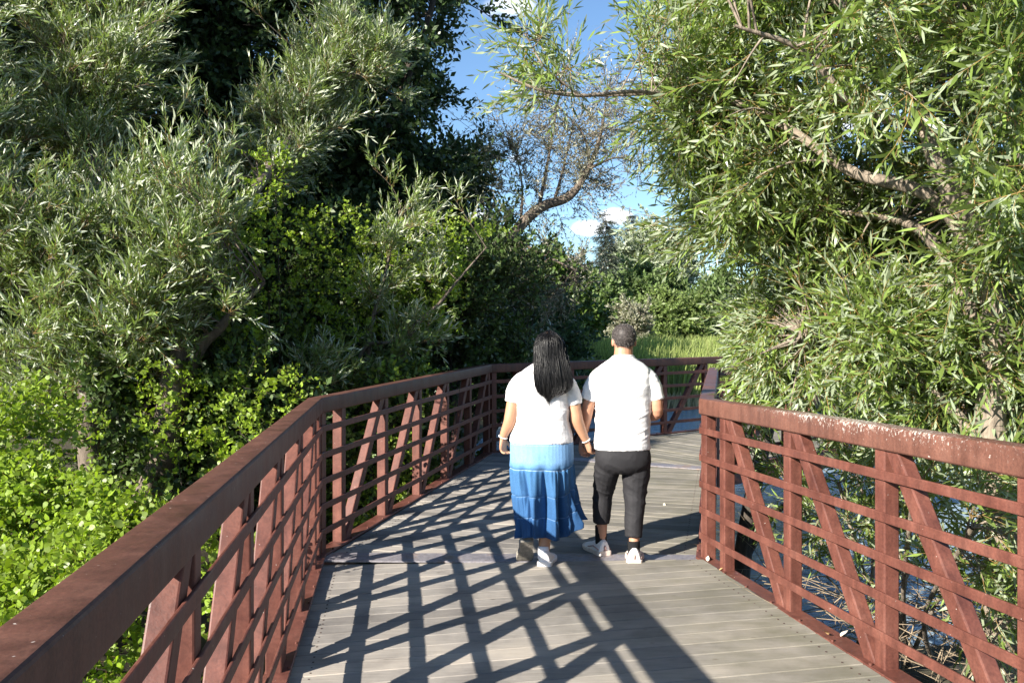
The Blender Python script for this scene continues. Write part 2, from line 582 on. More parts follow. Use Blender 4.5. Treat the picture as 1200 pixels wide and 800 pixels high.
def railing(p0, p1, pl0, pl1, inward, posts, cap_mat, slant):
    """One railing panel run: chord, cap, five bars, posts and slanting braces."""
    d = p1 - p0; Lh = np.linalg.norm(d[:2]); d = unit(d)
    out = -inward

    def prof(pr):
        return p0 + pr[:, 0][:, None] * out + pr[:, 1][:, None] * UPV
    s = Soup()
    sweep(s, prof(rounded(0.012, 0.102, -0.22, -0.002, 0.012)), d, pl0, pl1)
    sweep(s, prof(rounded(-0.022, 0.103, 0.004, 0.020, 0.004, 1)), d, pl0, pl1)
    k = int(Lh / 0.33)
    for i in range(k):
        c = p0 + d * (0.15 + 0.33 * i) - out * 0.010 + UPV * 0.019
        v, f = tube([c, c + UPV * 0.012], 0.009, 6, True)
        s.add(v, f)
    root = build_o(s, 'railing', M['rust'], bridge)
    smooth_by_angle(root)
    s = Soup(); sweep(s, prof(rounded(0.0, 0.118, RAIL_H - 0.118, RAIL_H, 0.016, 4)), d, pl0, pl1)
    smooth_by_angle(sub_o(s, 'top_rail', cap_mat, root), 15)
    for z in (0.18, 0.37, 0.56, 0.755, 0.955):
        s = Soup(); sweep(s, prof(rounded(0.002, 0.0155, z - 0.024, z + 0.024, 0.004, 2)), d, pl0, pl1)
        smooth_by_angle(sub_o(s, 'bar', M['rust'], root), 15)
    pp = rounded(-0.04, 0.04, 0.017, 0.097, 0.007, 2)
    for a in posts:
        c = p0 + d * a
        base = c + pp[:, 0][:, None] * unit(d * (1, 1, 0)) + pp[:, 1][:, None] * out
        s = Soup(); sweep(s, base, UPV, (c + UPV * 0.0135, UPV), (c + UPV * (RAIL_H - 0.119), UPV))
        smooth_by_angle(sub_o(s, 'post', M['rust'], root), 15)
    pp = rounded(-0.041, 0.041, 0.0205, 0.0935, 0.007, 2)
    for a, b in zip(posts[:-1], posts[1:]):
        if b - a < 0.5: continue
        a2, b2 = (a + 0.085, b - 0.085) if slant > 0 else (b - 0.085, a + 0.085)
        c0 = p0 + d * a2 + UPV * 0.014; c1 = p0 + d * b2 + UPV * (RAIL_H - 0.119)
        dd = unit(c1 - c0); side = unit(np.cross(dd, out))
        base = c0 + pp[:, 0][:, None] * side + pp[:, 1][:, None] * out
        s = Soup(); sweep(s, base, dd, (c0, UPV), (c1, UPV))
        smooth_by_angle(sub_o(s, 'brace', M['rust'], root), 15)
    return root


def mitre(a, b):
    j = unit((b - a) * (1, 1, 0))
    return np.array((-j[1], j[0], 0.0))


mn = [mitre(Lp[i], Rp[i]) for i in range(4)]
mn[0] = np.array((0, 1.0, 0)); mn[3] = unit((Lp[3] - Lp[2]) * (1, 1, 0))
for side, P in (('L', Lp), ('R', Rp)):
    for i in range(3):
        p0, p1 = P[i], P[i + 1]
        nrm = hnorm(p0, p1)                   # points to the left of travel
        inward = -nrm if side == 'L' else nrm
        Lh = np.linalg.norm((p1 - p0))
        if i == 0:
            first = 0.36
            posts = sorted([Lh - 0.05] + [Lh - first - 0.886 * k for k in range(int((Lh - 0.5) / 0.886) + 1)])
            posts = [a for a in posts if a > 0.1]
        elif i == 1:
            n = 5 if side == 'L' else 4
            step = 0.9 if side == 'L' else 0.8
            posts = [0.05] + [0.398 + step * k for k in range(n)] + [Lh - 0.06]
        else:
            posts = [0.05] + [0.45 + 0.965 * k for k in range(int((Lh - 0.5) / 0.965) + 1)]
        cap = M['rust_lime'] if (side == 'R' and i == 0) else M['rust_cap']
        railing(p0, p1, (p0, mn[i]), (p1, mn[i + 1]), inward, posts, cap, 1)


def clip_poly(poly, pt, n):
    out = []
    for i in range(len(poly)):
        a, b = poly[i], poly[(i + 1) % len(poly)]
        da, db = np.dot(a - pt, n), np.dot(b - pt, n)
        if da >= 0: out.append(a)
        if da * db < 0: out.append(a + (b - a) * da / (da - db))
    return out


def deck(i, name):
    quad = [Lp[i], Rp[i], Rp[i + 1], Lp[i + 1]]
    q2 = [q[:2] for q in quad]
    A = np.array([(q[0], q[1], 1) for q in quad]); zc = np.linalg.lstsq(A, np.array([q[2] for q in quad]), rcond=None)[0]
    ax = unit(unit(q2[3] - q2[0]) + unit(q2[2] - q2[1])); pr = np.array((ax[1], -ax[0]))
    ctr = sum(q2) / 4
    planes = []
    for k in range(4):
        a, b = q2[k], q2[(k + 1) % 4]
        n = np.array((-(b - a)[1], (b - a)[0])); n = n / np.linalg.norm(n)
        if np.dot(ctr - a, n) < 0: n = -n
        off = {0: 0.10 if i > 0 else 0, 1: 0.012, 2: 0.10, 3: 0.012}[k]
        planes.append((a + n * off, n))
    ts = [np.dot(q - ctr, ax) for q in q2]
    t = min(ts); s = Soup()
    while t < max(ts):
        w = 0.1385
        poly = [ctr + ax * (t + 0.003) - pr * 5, ctr + ax * (t + 0.003) + pr * 5, ctr + ax * (t + w) + pr * 5, ctr + ax * (t + w) - pr * 5]
        for a, n in planes:
            if len(poly) >= 3: poly = clip_poly(poly, a, n)
        t += 0.1425
        if len(poly) < 3: continue
        poly = np.array(poly)
        dz = random.uniform(-0.003, 0.0); tilt = random.uniform(-0.012, 0.012)
        zz = np.array([np.dot(zc, (p[0], p[1], 1)) for p in poly]) + dz + tilt * ((poly - ctr) @ ax - (t - 0.07))
        n = len(poly)
        c = poly.mean(0)
        ins = poly + (c - poly) / np.linalg.norm(c - poly, axis=1)[:, None] * 0.0
        insx = (poly - c) @ ax
        ins = poly - np.sign(insx)[:, None] * ax * 0.003      # worn, rounded long edges
        top = np.column_stack((ins, zz)); sh = np.column_stack((poly, zz - 0.005)); bot = np.column_stack((poly, zz - 0.05))
        v = np.concatenate((top, sh, bot, [np.append(c, zz.mean())]))
        k = np.arange(n); k1 = (k + 1) % n
        f = np.concatenate((np.stack((k, k1, np.full(n, 3 * n), np.full(n, 3 * n)), -1),
                            np.stack((k + n, k1 + n, k1, k), -1), np.stack((k + 2 * n, k1 + 2 * n, k1 + n, k + n), -1)))
        s.add(v, f, 0)
    # screw heads, two at each end of every board
    for t in np.arange(min(ts) + .0715, max(ts), .1425):
        for sgn, e in ((-1, 3), (1, 1)):
            n_, a_ = planes[e][1], planes[e][0]
            p_ = ctr + ax * t
            u = np.dot(a_ - p_, n_) / np.dot(pr * sgn, n_)          # reach the board's end
            for ins_ in (.10,):
                for dq in (-.035, .035):
                    q = p_ + pr * sgn * (u - ins_) + ax * dq
                    if any(np.dot(q - a2, n2) < .02 for a2, n2 in planes): continue
                    z = np.dot(zc, (q[0], q[1], 1)) + .0005
                    v, f = tube([(q[0], q[1], z - .01), (q[0], q[1], z)], .0055, 6, True); s.add(v, f, 1)
    o = build_o(s, name, [M['wood'], M['dark_steel']], bridge)
    return o


for i in range(3):
    deck(i, 'deck')
# steel cover plates at the two bends, and one girder each way under the deck
for i in (1, 2):
    a, b = Lp[i], Rp[i]
    n = mn[i]; d = unit(b - a); s = Soup()
    pr = rounded(-0.112, 0.112, -0.008, 0.006, 0.003, 1)
    base = a + pr[:, 0][:, None] * n + pr[:, 1][:, None] * UPV
    sweep(s, base, d, (a, d), (b, d))
    o = build_o(s, 'joint_plate', M['plate'], bridge)
    for q in (a + d * 0.35 + n * .25, b - d * 0.35 + n * .25):
        s = Soup(); v, f = tube([q - UPV * 2.6, q - UPV * 0.30], 0.11, 12, True); s.add(v, f)
        smooth_by_angle(build_o(s, 'pier', M['dark_steel'], bridge))
for i in range(3):
    for fr in (0.25, 0.75):
        a = Lp[i] * (1 - fr) + Rp[i] * fr; b = Lp[i + 1] * (1 - fr) + Rp[i + 1] * fr
        d = unit(b - a); s = Soup()
        pr = rounded(-0.06, 0.06, -0.30, -0.06, 0.01, 1)
        o_ = unit(np.cross(d, UPV))
        base = a + pr[:, 0][:, None] * o_ + pr[:, 1][:, None] * UPV
        sweep(s, base, d, (a, d), (b, d))
        build_o(s, 'girder', M['dark_steel'], bridge)

# ------------------------------------------------------------------ foliage kit
# leaf colours: base albedo of the living leaf, not of the sunlit picture
M['willow_leaf'] = leaf_mat('silver_willow_leaf', (0.15, 0.21, 0.060), (0.44, 0.48, 0.36), 0.35, 0.28, 0.38, (0.34, 0.20, 0.03), 0.5)
M['green_willow_leaf'] = leaf_mat('green_willow_leaf', (0.17, 0.24, 0.055), (0.34, 0.40, 0.26), 0.42, 0.40, 0.36, (0.52, 0.33, 0.03), 0.5)
M['vine_leaf'] = leaf_mat('vine_leaf', (0.195, 0.285, 0.028), (0.25, 0.335, 0.08), 0.38, 0.38, 0.42, (0.30, 0.27, 0.05), 0.35)
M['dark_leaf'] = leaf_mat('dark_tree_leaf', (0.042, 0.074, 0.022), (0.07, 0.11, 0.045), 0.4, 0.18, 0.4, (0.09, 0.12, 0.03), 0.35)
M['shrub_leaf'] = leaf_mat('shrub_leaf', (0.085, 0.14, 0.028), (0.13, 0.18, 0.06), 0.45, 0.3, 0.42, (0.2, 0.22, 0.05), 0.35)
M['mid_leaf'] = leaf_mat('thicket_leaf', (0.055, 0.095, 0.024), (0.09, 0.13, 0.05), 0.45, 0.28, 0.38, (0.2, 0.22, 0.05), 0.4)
M['sparse_leaf'] = leaf_mat('dry_tree_leaf', (0.21, 0.21, 0.14), (0.32, 0.31, 0.25), 0.4, 0.25, 0.5, (0.25, 0.16, 0.06), 0.3)
M['far_leaf'] = leaf_mat('bush_leaf', (0.115, 0.175, 0.055), (0.16, 0.215, 0.09), 0.4, 0.3, 0.5, (0.19, 0.19, 0.06), 0.25)
M['far_leaf_bright'] = leaf_mat('light_bush_leaf', (0.14, 0.195, 0.055), (0.18, 0.23, 0.09), 0.4, 0.3, 0.5, (0.22, 0.2, 0.07), 0.25)
M['poplar_leaf'] = leaf_mat('silver_poplar_leaf', (0.26, 0.30, 0.20), (0.42, 0.46, 0.38), 0.3, 0.25, 0.5, (0.3, 0.3, 0.2), 0.3)
M['spruce_needle'] = leaf_mat('spruce_needle', (0.03, 0.05, 0.035), (0.04, 0.06, 0.045), 0.35, 0.1, 0.5)
M['reed'] = leaf_mat('reed_blade', (0.27, 0.325, 0.10), (0.28, 0.33, 0.12), 0.45, 0.45, 0.5, (0.33, 0.28, 0.13), 0.25)
M['straw'] = leaf_mat('dead_reed', (0.42, 0.35, 0.2), (0.42, 0.35, 0.2), 0.35, 0.2, 0.7)
M['bark'] = bark_mat('grey_bark', (0.05, 0.038, 0.028), (0.19, 0.15, 0.115))
M['willow_bark'] = bark_mat('willow_bark', (0.08, 0.063, 0.048), (0.32, 0.26, 0.20))
M['twig'] = plain_mat('yellow_twig', (0.22, 0.14, 0.045), 0.6, 0.4, 0.3)
M['dead_twig'] = plain_mat('dead_twig', (0.21, 0.165, 0.115), 0.8, 0.2, 0.4)
M['dark_bark'] = bark_mat('dark_bark', (0.018, 0.014, 0.011), (0.07, 0.055, 0.042))


def blade(p, a, n, L, W, bend, kind='lance'):
    """One leaf blade from p along a with upward normal n: quad strip."""
    a = unit(a); n = unit(n - a * np.dot(n, a)); sd = np.cross(a, n)
    prof = {'lance': ((0, .10), (.3, 1.0), (.62, .80), (1, .06)), 'small': ((0, .12), (.42, 1.0), (1, .08)),
            'broad': ((0, .22), (.10, .80), (.42, 1.0), (.74, .55), (1, .03))}[kind]
    vs = []
    for u, w in prof:
        c = p + a * (u * L) - n * (bend * L * u * u)
        vs += [c - sd * W * .5 * w, c + sd * W * .5 * w]
    k = len(prof) - 1
    f = [(2 * i, 2 * i + 1, 2 * i + 3, 2 * i + 2) for i in range(k)]
    return np.array(vs), np.array(f)


def make_shoot(r, length, n, L, W, ang, kind, curve=0.15, stem=0.0022, flip=0.25, start=0.12, whorl=2.4):
    """A leafy twig growing along +Z: stem tube (material 1) and n blades (material 0)."""
    s = Soup()
    cx, cy = r.normal(0, curve, 2)
    def pos(t): return np.array((cx * t * t * length, cy * t * t * length, t * length))
    v, f = tube([pos(t) for t in (0, .35, .7, 1)], np.array((1, .8, .6, .3)) * stem, 3)
    s.add(v, f, 1, 0.5)
    phi = r.uniform(0, 6.28)
    for i in range(n):
        t = start + (1 - start) * (i + r.uniform(-.3, .3)) / max(1, n - 1)
        t = min(max(t, 0.03), 1)
        d = unit(pos(min(1, t + .05)) - pos(t - .05))
        phi += whorl + r.normal(0, .35)
        aa, bb = frame_for(d)
        rad = math.cos(phi) * aa + math.sin(phi) * bb
        an = R(ang) * r.uniform(.65, 1.35) * (1 - .45 * t)
        a = math.cos(an) * d + math.sin(an) * rad
        nn = d * math.sin(an) - rad * math.cos(an)          # upper face looks to the tip and the stem
        nn = nn + 0.45 * r.normal(0, 1, 3)
        if r.random() < flip: nn = -nn
        sz = r.uniform(.65, 1.15) * (1 - .35 * abs(t - .5))
        v, f = blade(pos(t), a, nn, L * sz, W * sz, r.normal(.12, .16), kind)
        s.add(v, f, 0, r.random())
    return (np.concatenate(s.v), np.concatenate(s.f), np.concatenate(s.m), np.concatenate(s.r))


BRIDGE_POLY = np.array([p[:2] for p in Lp] + [p[:2] for p in Rp[::-1]])


def on_bridge(P, margin=0.2, zmax=2.9):
    """True where a point would stand on the walkway or in its railings."""
    P = np.asarray(P); ins = in_poly(P[:, :2], BRIDGE_POLY)
    dist = np.full(len(P), 1e9)
    for a, b in list(zip(Lp[:-1], Lp[1:])) + list(zip(Rp[:-1], Rp[1:])):
        a, b = a[:2], b[:2]; ab = b - a
        t = np.clip(((P[:, :2] - a) @ ab) / (ab @ ab), 0, 1)
        dist = np.minimum(dist, np.linalg.norm(P[:, :2] - a - t[:, None] * ab, axis=1))
    rail = np.full(len(P), 1e9)                        # sprays may hang lower just inside the willow-side railing
    for a, b in zip(Rp[:-1], Rp[1:]):
        a, b = a[:2], b[:2]; ab = b - a
        t = np.clip(((P[:, :2] - a) @ ab) / (ab @ ab), 0, 1)
        rail = np.minimum(rail, np.linalg.norm(P[:, :2] - a - t[:, None] * ab, axis=1))
    return (ins | (dist < margin)) & (P[:, 2] < np.where(rail < .5, 2.12, zmax))


def scatter(soup, protos, P, D, scale, r, rshift=None, margin=0.2):
    """Copies of twig prototypes at points P along directions D, random roll; none grows onto the walkway."""
    P = np.asarray(P); D = unit(np.asarray(D)); n = len(P)
    scale = np.broadcast_to(scale, (n,))
    bad = on_bridge(P, margin) | on_bridge(P + D * .3 * scale[:, None], margin)
    P, D, scale = P[~bad], D[~bad], scale[~bad]
    if rshift is not None: rshift = rshift[~bad]
    n = len(P)
    ref = np.where(np.abs(D[:, 2:3]) < .9, np.array([[0, 0, 1.0]]), np.array([[1.0, 0, 0]]))
    A = unit(np.cross(ref, D)); B = np.cross(D, A)
    ro = r.uniform(0, 6.283, n)[:, None]
    A2 = A * np.cos(ro) + B * np.sin(ro); B2 = np.cross(D, A2)
    scale = np.broadcast_to(scale, (n,))
    which = r.integers(0, len(protos), n)
    for k, (v, f, m, rr) in enumerate(protos):
        ix = np.nonzero(which == k)[0]
        if not len(ix): continue
        Mx = np.stack((A2[ix], B2[ix], D[ix]), -1) * scale[ix][:, None, None]
        V = np.einsum('nij,vj->nvi', Mx, v) + P[ix][:, None, :]
        F = f[None] + (np.arange(len(ix)) * len(v))[:, None, None]
        rv = np.clip(rr[None] + r.normal(0, .10, (len(ix), 1)) + (0 if rshift is None else rshift[ix][:, None]), 0, .98)
        rv = np.where((rr[None] > .5) & (r.random((len(ix), len(rr))) < .0025), 1.0, rv)
        soup.add(V.reshape(-1, 3), F.reshape(-1, 4), np.tile(m, len(ix)), rv.ravel())


def in_poly(pts, poly):
    x, y = pts[:, 0], pts[:, 1]; c = np.zeros(len(pts), bool); n = len(poly)
    for i in range(n):
        x0, y0 = poly[i]; x1, y1 = poly[(i + 1) % n]
        hit = ((y0 > y) != (y1 > y)) & (x < (x1 - x0) * (y - y0) / (y1 - y0 + 1e-9) + x0)
        c ^= hit
    return c


def region(r, poly, n, z0, z1, far=None):
    """n points inside the body of foliage that shows inside `poly` between the distances z0 and z1."""
    poly = np.array(poly, float); lo, hi = poly.min(0), poly.max(0); out = []
    while len(out) < n:
        p = r.uniform(lo, hi, (n, 2)); p = p[in_poly(p, poly)]
        out += list(p)
    out = np.array(out[:n])
    z = z0 + (z1 - z0) * r.random(n)
    return np.stack(((out[:, 0] - 600) / FPX * z, z, EYE - (out[:, 1] - HOR) / FPX * z), -1)


def grow(name, label, cat, base, limbs, targets, protos, leafm, barkm, r, spread=0.35, per=5, shoots=8, bias=(0, 0, 0.3), bias_w=0.8,
         sc=(0.8, 1.2), br=0.012, twigm=None, group=None, maxlen=2.6, sway=0.22, limb_bark=None, out_w=0.9, rsh=0.12):
    """A tree: limbs (control rows x,y,z,radius), branchlets reaching the targets, leafy twigs along the branchlets."""
    t = empty(name, base); tag(t, label, cat, group)
    wood = Soup(); crown = Soup()
    samples, radii = [], []
    for c in limbs:
        n = max(8, len(c) * 7)
        q = spline(c, n)
        jit = np.stack([vnoise(q[:, :3] * 1.7 + k * 13.7, k) for k in range(3)], -1) * np.clip(q[:, 3:4] * 0.5, 0, .06)
        v, f = tube(q[:, :3] + jit, np.abs(q[:, 3]), 10 if q[0, 3] > .05 else 6)
        wood.add(v, f); samples.append(q[:, :3]); radii.append(np.abs(q[:, 3]))
    targets = targets[~on_bridge(targets, .3)]
    S = np.concatenate(samples); bias = np.asarray(bias, float)
    PP, DD, RS = [], [], []
    for ctr in targets:
        shift = r.normal(0, rsh)
        for b in range(per):
            e = ctr + r.normal(0, spread, 3)
            dist = np.linalg.norm(S - e, axis=1) + np.maximum(0, S[:, 2] - e[2]) * .4
            k = np.argsort(dist)[:4]; q = S[k[r.integers(0, len(k))]]
            if np.linalg.norm(q - e) > maxlen:
                q = e + (q - e) / np.linalg.norm(q - e) * maxlen * r.uniform(.7, 1)
            mid = (q + e) / 2 + np.array((0, 0, 1)) * np.linalg.norm(e - q) * sway * r.uniform(-.3, 1) + r.normal(0, .08, 3) * np.linalg.norm(e - q)
            tt = np.linspace(0, 1, 7)[:, None]
            c = (1 - tt) ** 2 * q + 2 * tt * (1 - tt) * mid + tt ** 2 * e
            if on_bridge(c[2:], .15).any(): continue
            v, f = tube(c, np.linspace(br, br * .25, 7), 4)
            wood.add(v, f)
            u = r.uniform(.35, 1, shoots)
            i = np.minimum((u * 6).astype(int), 5); w = (u * 6 - i)[:, None]
            p = c[i] * (1 - w) + c[i + 1] * w
            dirn = unit(c[i + 1] - c[i])
            d = unit(dirn * out_w + bias * bias_w + r.normal(0, .55, (shoots, 3)))
            PP.append(p); DD.append(d); RS.append(np.full(shoots, shift))
    PP = np.concatenate(PP); DD = np.concatenate(DD); RS = np.concatenate(RS)
    scatter(crown, protos, PP, DD, r.uniform(sc[0], sc[1], len(PP)), r, RS)
    b = np.asarray(base)
    wood.build('trunk', barkm, t, origin=b)
    crown.build('crown', [leafm, twigm or barkm], t, smooth=True, origin=b)
    return t, len(PP)


r1 = np.random.default_rng(11)
P_willow = [make_shoot(r1, .34, 15, .105, .017, 38, 'lance', .2) for _ in range(10)]
P_gwillow = [make_shoot(r1, .36, 15, .098, .0175, 48, 'lance', .3, flip=.35) for _ in range(12)]
P_vine = [make_shoot(r1, .32, 8, r1.uniform(.06, .11), r1.uniform(.055, .10), 62, 'broad', .35, stem=.002, flip=.12) for _ in range(10)]
P_broad = [make_shoot(r1, .42, 12, .11, .07, 58, 'small', .25, stem=.004) for _ in range(8)]
P_shrub = [make_shoot(r1, .36, 11, .085, .052, 55, 'small', .25, stem=.003) for _ in range(8)]
P_sparse = [make_shoot(r1, .45, 9, .075, .026, 50, 'small', .3, stem=.005) for _ in range(8)]
P_far = [make_shoot(r1, .9, 11, .34, .24, 60, 'small', .3, stem=.012) for _ in range(8)]
P_fine = [make_shoot(r1, .6, 11, .22, .15, 60, 'small', .3, stem=.01) for _ in range(8)]


def limb(*rows):
    """Rows of (px, py, distance, radius)."""
    return np.array([np.append(at(a, b, c), d) for a, b, c, d in rows])


def ground_at(x, y):
    return float(ground_h(np.array([x]), np.array([y]))[0])


# ------------------------------------------------------------------ left bank
# silver willow
rw = np.random.default_rng(21)
gb = np.array((-3.9, 8.6, ground_at(-3.9, 8.6) - .1))
def from_ground(g, *rows):
    first = np.append(g, rows[0][3] * 1.35)
    return np.concatenate((first[None], limb(*rows)))
limbs = [from_ground(gb, (180, 420, 8.8, .16), (120, 250, 9.4, .11), (80, 60, 10.0, .07), (40, -140, 10.2, .03)),
         from_ground(gb + (.2, -.2, 0), (210, 400, 8.2, .12), (270, 260, 9.6, .08), (370, 130, 11.0, .05), (450, 60, 11.0, .02)),
         from_ground(gb + (-.3, -.3, 0), (100, 420, 8.3, .10), (20, 330, 8.1, .06), (-80, 250, 8.0, .03)),
         from_ground(gb + (.1, -.4, 0), (220, 430, 8.2, .08), (260, 380, 8.2, .05), (310, 330, 8.2, .02)),
         from_ground(gb + (-.5, .3, 0), (60, 300, 9.0, .12), (-60, 100, 9.2, .08), (-160, -80, 9.5, .04))]
T = np.concatenate((
    region(rw, [(-10, -20), (90, -60), (205, 10), (205, 100), (120, 150), (-10, 130)], 34, 9.6, 10.8),
    region(rw, [(0, 120), (110, 160), (60, 215), (0, 200)], 8, 9.2, 10.2),
    region(rw, [(455, 30), (480, 95), (420, 130), (330, 200), (270, 250), (240, 190), (330, 110), (390, 40)], 26, 10.6, 11.4),
    region(rw, [(0, 250), (120, 215), (225, 200), (255, 250), (225, 330), (205, 420), (120, 440), (0, 470)], 52, 7.5, 8.6),
    region(rw, [(-260, -60), (-20, -60), (-10, 400), (-240, 380)], 26, 7.4, 9.0),
    region(rw, [(0, -160), (300, -160), (280, -40), (0, -50)], 10, 9.4, 10.8)))
grow('willow_tree', 'large silvery willow with upswept narrow leaves, in full sun behind the long railing', 'tree', gb, limbs, T, P_willow,
     M['willow_leaf'], M['bark'], rw, spread=.22, per=5, shoots=15, bias=(.42, -.15, .75), bias_w=1.15, sc=(.8, 1.3), twigm=M['twig'], br=.011, out_w=.55)

# tall dark tree behind it, in the shade of the trees beyond the left edge
rd = np.random.default_rng(22)
gd = np.array((-3.6, 14.5, ground_at(-3.6, 14.5) - .1))
limbs = [from_ground(gd, (370, 380, 14.5, .24), (390, 200, 14.5, .20), (400, 20, 14.4, .15), (410, -200, 14.4, .09), (420, -420, 14.4, .04)),
         from_ground(gd + (.1, 0, 0), (400, 300, 14.4, .15), (450, 160, 14.2, .10), (500, 30, 14.0, .06), (520, -80, 14, .03)),
         from_ground(gd + (0, .2, 0), (400, 340, 14.7, .13), (480, 260, 14.7, .08), (545, 210, 14.6, .04)),
         from_ground(gd + (-.1, 0, 0), (340, 300, 14.6, .15), (280, 130, 14.8, .09), (200, -40, 15, .05)),
         from_ground(gd + (-.3, 0, 0), (320, 330, 14.0, .12), (180, 260, 13.8, .08), (40, 200, 14, .04))]
T = np.concatenate((
    region(rd, [(250, -120), (490, -120), (515, 50), (510, 120), (535, 160), (560, 215), (560, 300), (500, 330), (250, 330)], 130, 13.2, 16.5),
    region(rd, [(-40, -40), (250, -60), (250, 420), (-40, 420)], 95, 12.5, 16.5),
    region(rd, [(200, 300), (560, 290), (590, 430), (200, 440)], 60, 12.5, 16.0),
    region(rd, [(100, -500), (460, -500), (500, -120), (100, -120)], 40, 13.2, 16.0)))
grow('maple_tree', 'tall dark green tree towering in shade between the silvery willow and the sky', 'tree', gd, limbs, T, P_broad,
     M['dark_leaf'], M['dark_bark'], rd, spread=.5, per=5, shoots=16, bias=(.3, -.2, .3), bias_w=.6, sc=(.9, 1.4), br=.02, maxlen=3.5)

# shade trees: the wood goes on to the left of the picture
rs_ = np.random.default_rng(23)
for k, (x, y, h) in enumerate(((-11.0, 9.5, 13.5), (-9.0, 13.5, 12.0))):
    g = np.array((x, y, ground_at(x, y) - .1))
    limbs = [np.array([(x, y, g[2], .28), (x + .1, y, 3, .22), (x - .1, y + .2, 7, .14), (x, y, h - 1, .05)]),
             np.array([(x, y, 2.5, .16), (x + 1.2, y - .6, 5, .1), (x + 2.2, y - 1.0, 8, .04)]),
             np.array([(x, y, 3, .16), (x - 1.4, y + .5, 6, .1), (x - 2.0, y + .8, 9, .04)]),
             np.array([(x, y, 4, .14), (x + .9, y + 1.4, 7, .1), (x + 1.4, y + 2, 9.5, .04)])]
    q = rs_.normal(0, 1, (130, 3)); q = unit(q) * (rs_.random((130, 1)) ** (1 / 2.2))
    T = np.array((x, y, h * .6)) + q * np.array((2.7, 2.7, h * .42))
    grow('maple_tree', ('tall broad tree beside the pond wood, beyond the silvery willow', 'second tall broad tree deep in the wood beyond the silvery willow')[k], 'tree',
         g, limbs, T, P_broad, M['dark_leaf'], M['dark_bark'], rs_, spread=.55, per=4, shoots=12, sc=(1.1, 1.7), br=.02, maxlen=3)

# climbing vine: bright curtain over the bank
rv = np.random.default_rng(24)


def vine_curtain(name, label, parts, r, n_stems=10):
    pts, dirs, shift = [], [], []
    wood = Soup(); s = Soup()
    for poly, n, za, zb, tilt in parts:
        poly = np.array(poly, float); lo, hi = poly.min(0), poly.max(0)
        p = r.uniform(lo, hi, (n * 5, 2)); p = p[in_poly(p, poly)][:n]
        # distance follows the rolling face of the curtain: nearer at the bottom
        fr = (p[:, 1] - lo[1]) / (hi[1] - lo[1])
        nz = vnoise(np.stack((p[:, 0] / 62, p[:, 1] / 62, fr * 0), -1), 5) + .5 * vnoise(np.stack((p[:, 0] / 27, p[:, 1] / 27, fr * 0), -1), 6)
        z = za + (zb - za) * fr + nz * .33 + r.random(len(p)) ** 2 * .5
        pts.append(np.stack(((p[:, 0] - 600) / FPX * z, z, EYE - (p[:, 1] - HOR) / FPX * z), -1))
        dirs.append(np.array(tilt) + r.normal(0, .55, (len(p), 3)))
        shift.append(.12 * nz)
    pts = np.concatenate(pts); dirs = np.concatenate(dirs); shift = np.concatenate(shift)
    for k in range(n_stems):
        a = pts[r.integers(0, len(pts))]
        g = np.array((a[0] - .2, a[1] + .4, ground_at(a[0] - .2, a[1] + .4)))
        m_ = (a + g) / 2 + r.normal(0, .2, 3)
        v, f = tube(spline([g, m_, a], 10), .006, 4); wood.add(v, f)
    scatter(s, P_vine, pts, dirs, r.uniform(.36, .72, len(pts)), r, shift)
    b = pts.mean(0); b[2] = ground_at(b[0], b[1])
    t = empty(name, b); tag(t, label, 'vine')
    wood.build('stem', M['dark_bark'], t, origin=b); s.build('foliage', [M['vine_leaf'], M['twig']], t, origin=b)


vine_curtain('climbing_vine', 'bright yellow green vine carpeting the bank under the silvery willow', [
    ([(-60, 548), (40, 545), (100, 560), (150, 595), (195, 585), (190, 640), (120, 700), (0, 760), (-60, 760)], 2500, 6.1, 5.5, (.1, -.5, .45)),
    ([(-60, 450), (60, 455), (130, 500), (60, 540), (-60, 540)], 300, 7.0, 6.6, (.1, -.5, .45)),
    ([(60, 640), (250, 590), (300, 640), (200, 840), (60, 840)], 560, 5.5, 4.7, (.1, -.5, .45))], rv)
vine_curtain('climbing_vine', 'dappled vine climbing up through the dark shrubs beside the bend in the railing', [
    ([(250, 330), (300, 180), (345, 190), (330, 300), (300, 420), (240, 440)], 300, 8.6, 8.2, (.2, -.5, .3)),
    ([(420, 270), (500, 250), (600, 270), (610, 330), (560, 380), (480, 410), (410, 380), (400, 310)], 900, 10.6, 10.2, (.2, -.5, .3)),
    ([(150, 430), (350, 430), (370, 470), (290, 540), (190, 570)], 280, 7.9, 7.2, (.2, -.4, .4)),
    ([(330, 460), (420, 440), (560, 425), (560, 560), (400, 660), (380, 560)], 520, 9.2, 8.6, (.2, -.4, .4)),
    ([(330, 260), (420, 240), (430, 400), (340, 420)], 240, 9.9, 9.5, (.2, -.5, .3))], rv)

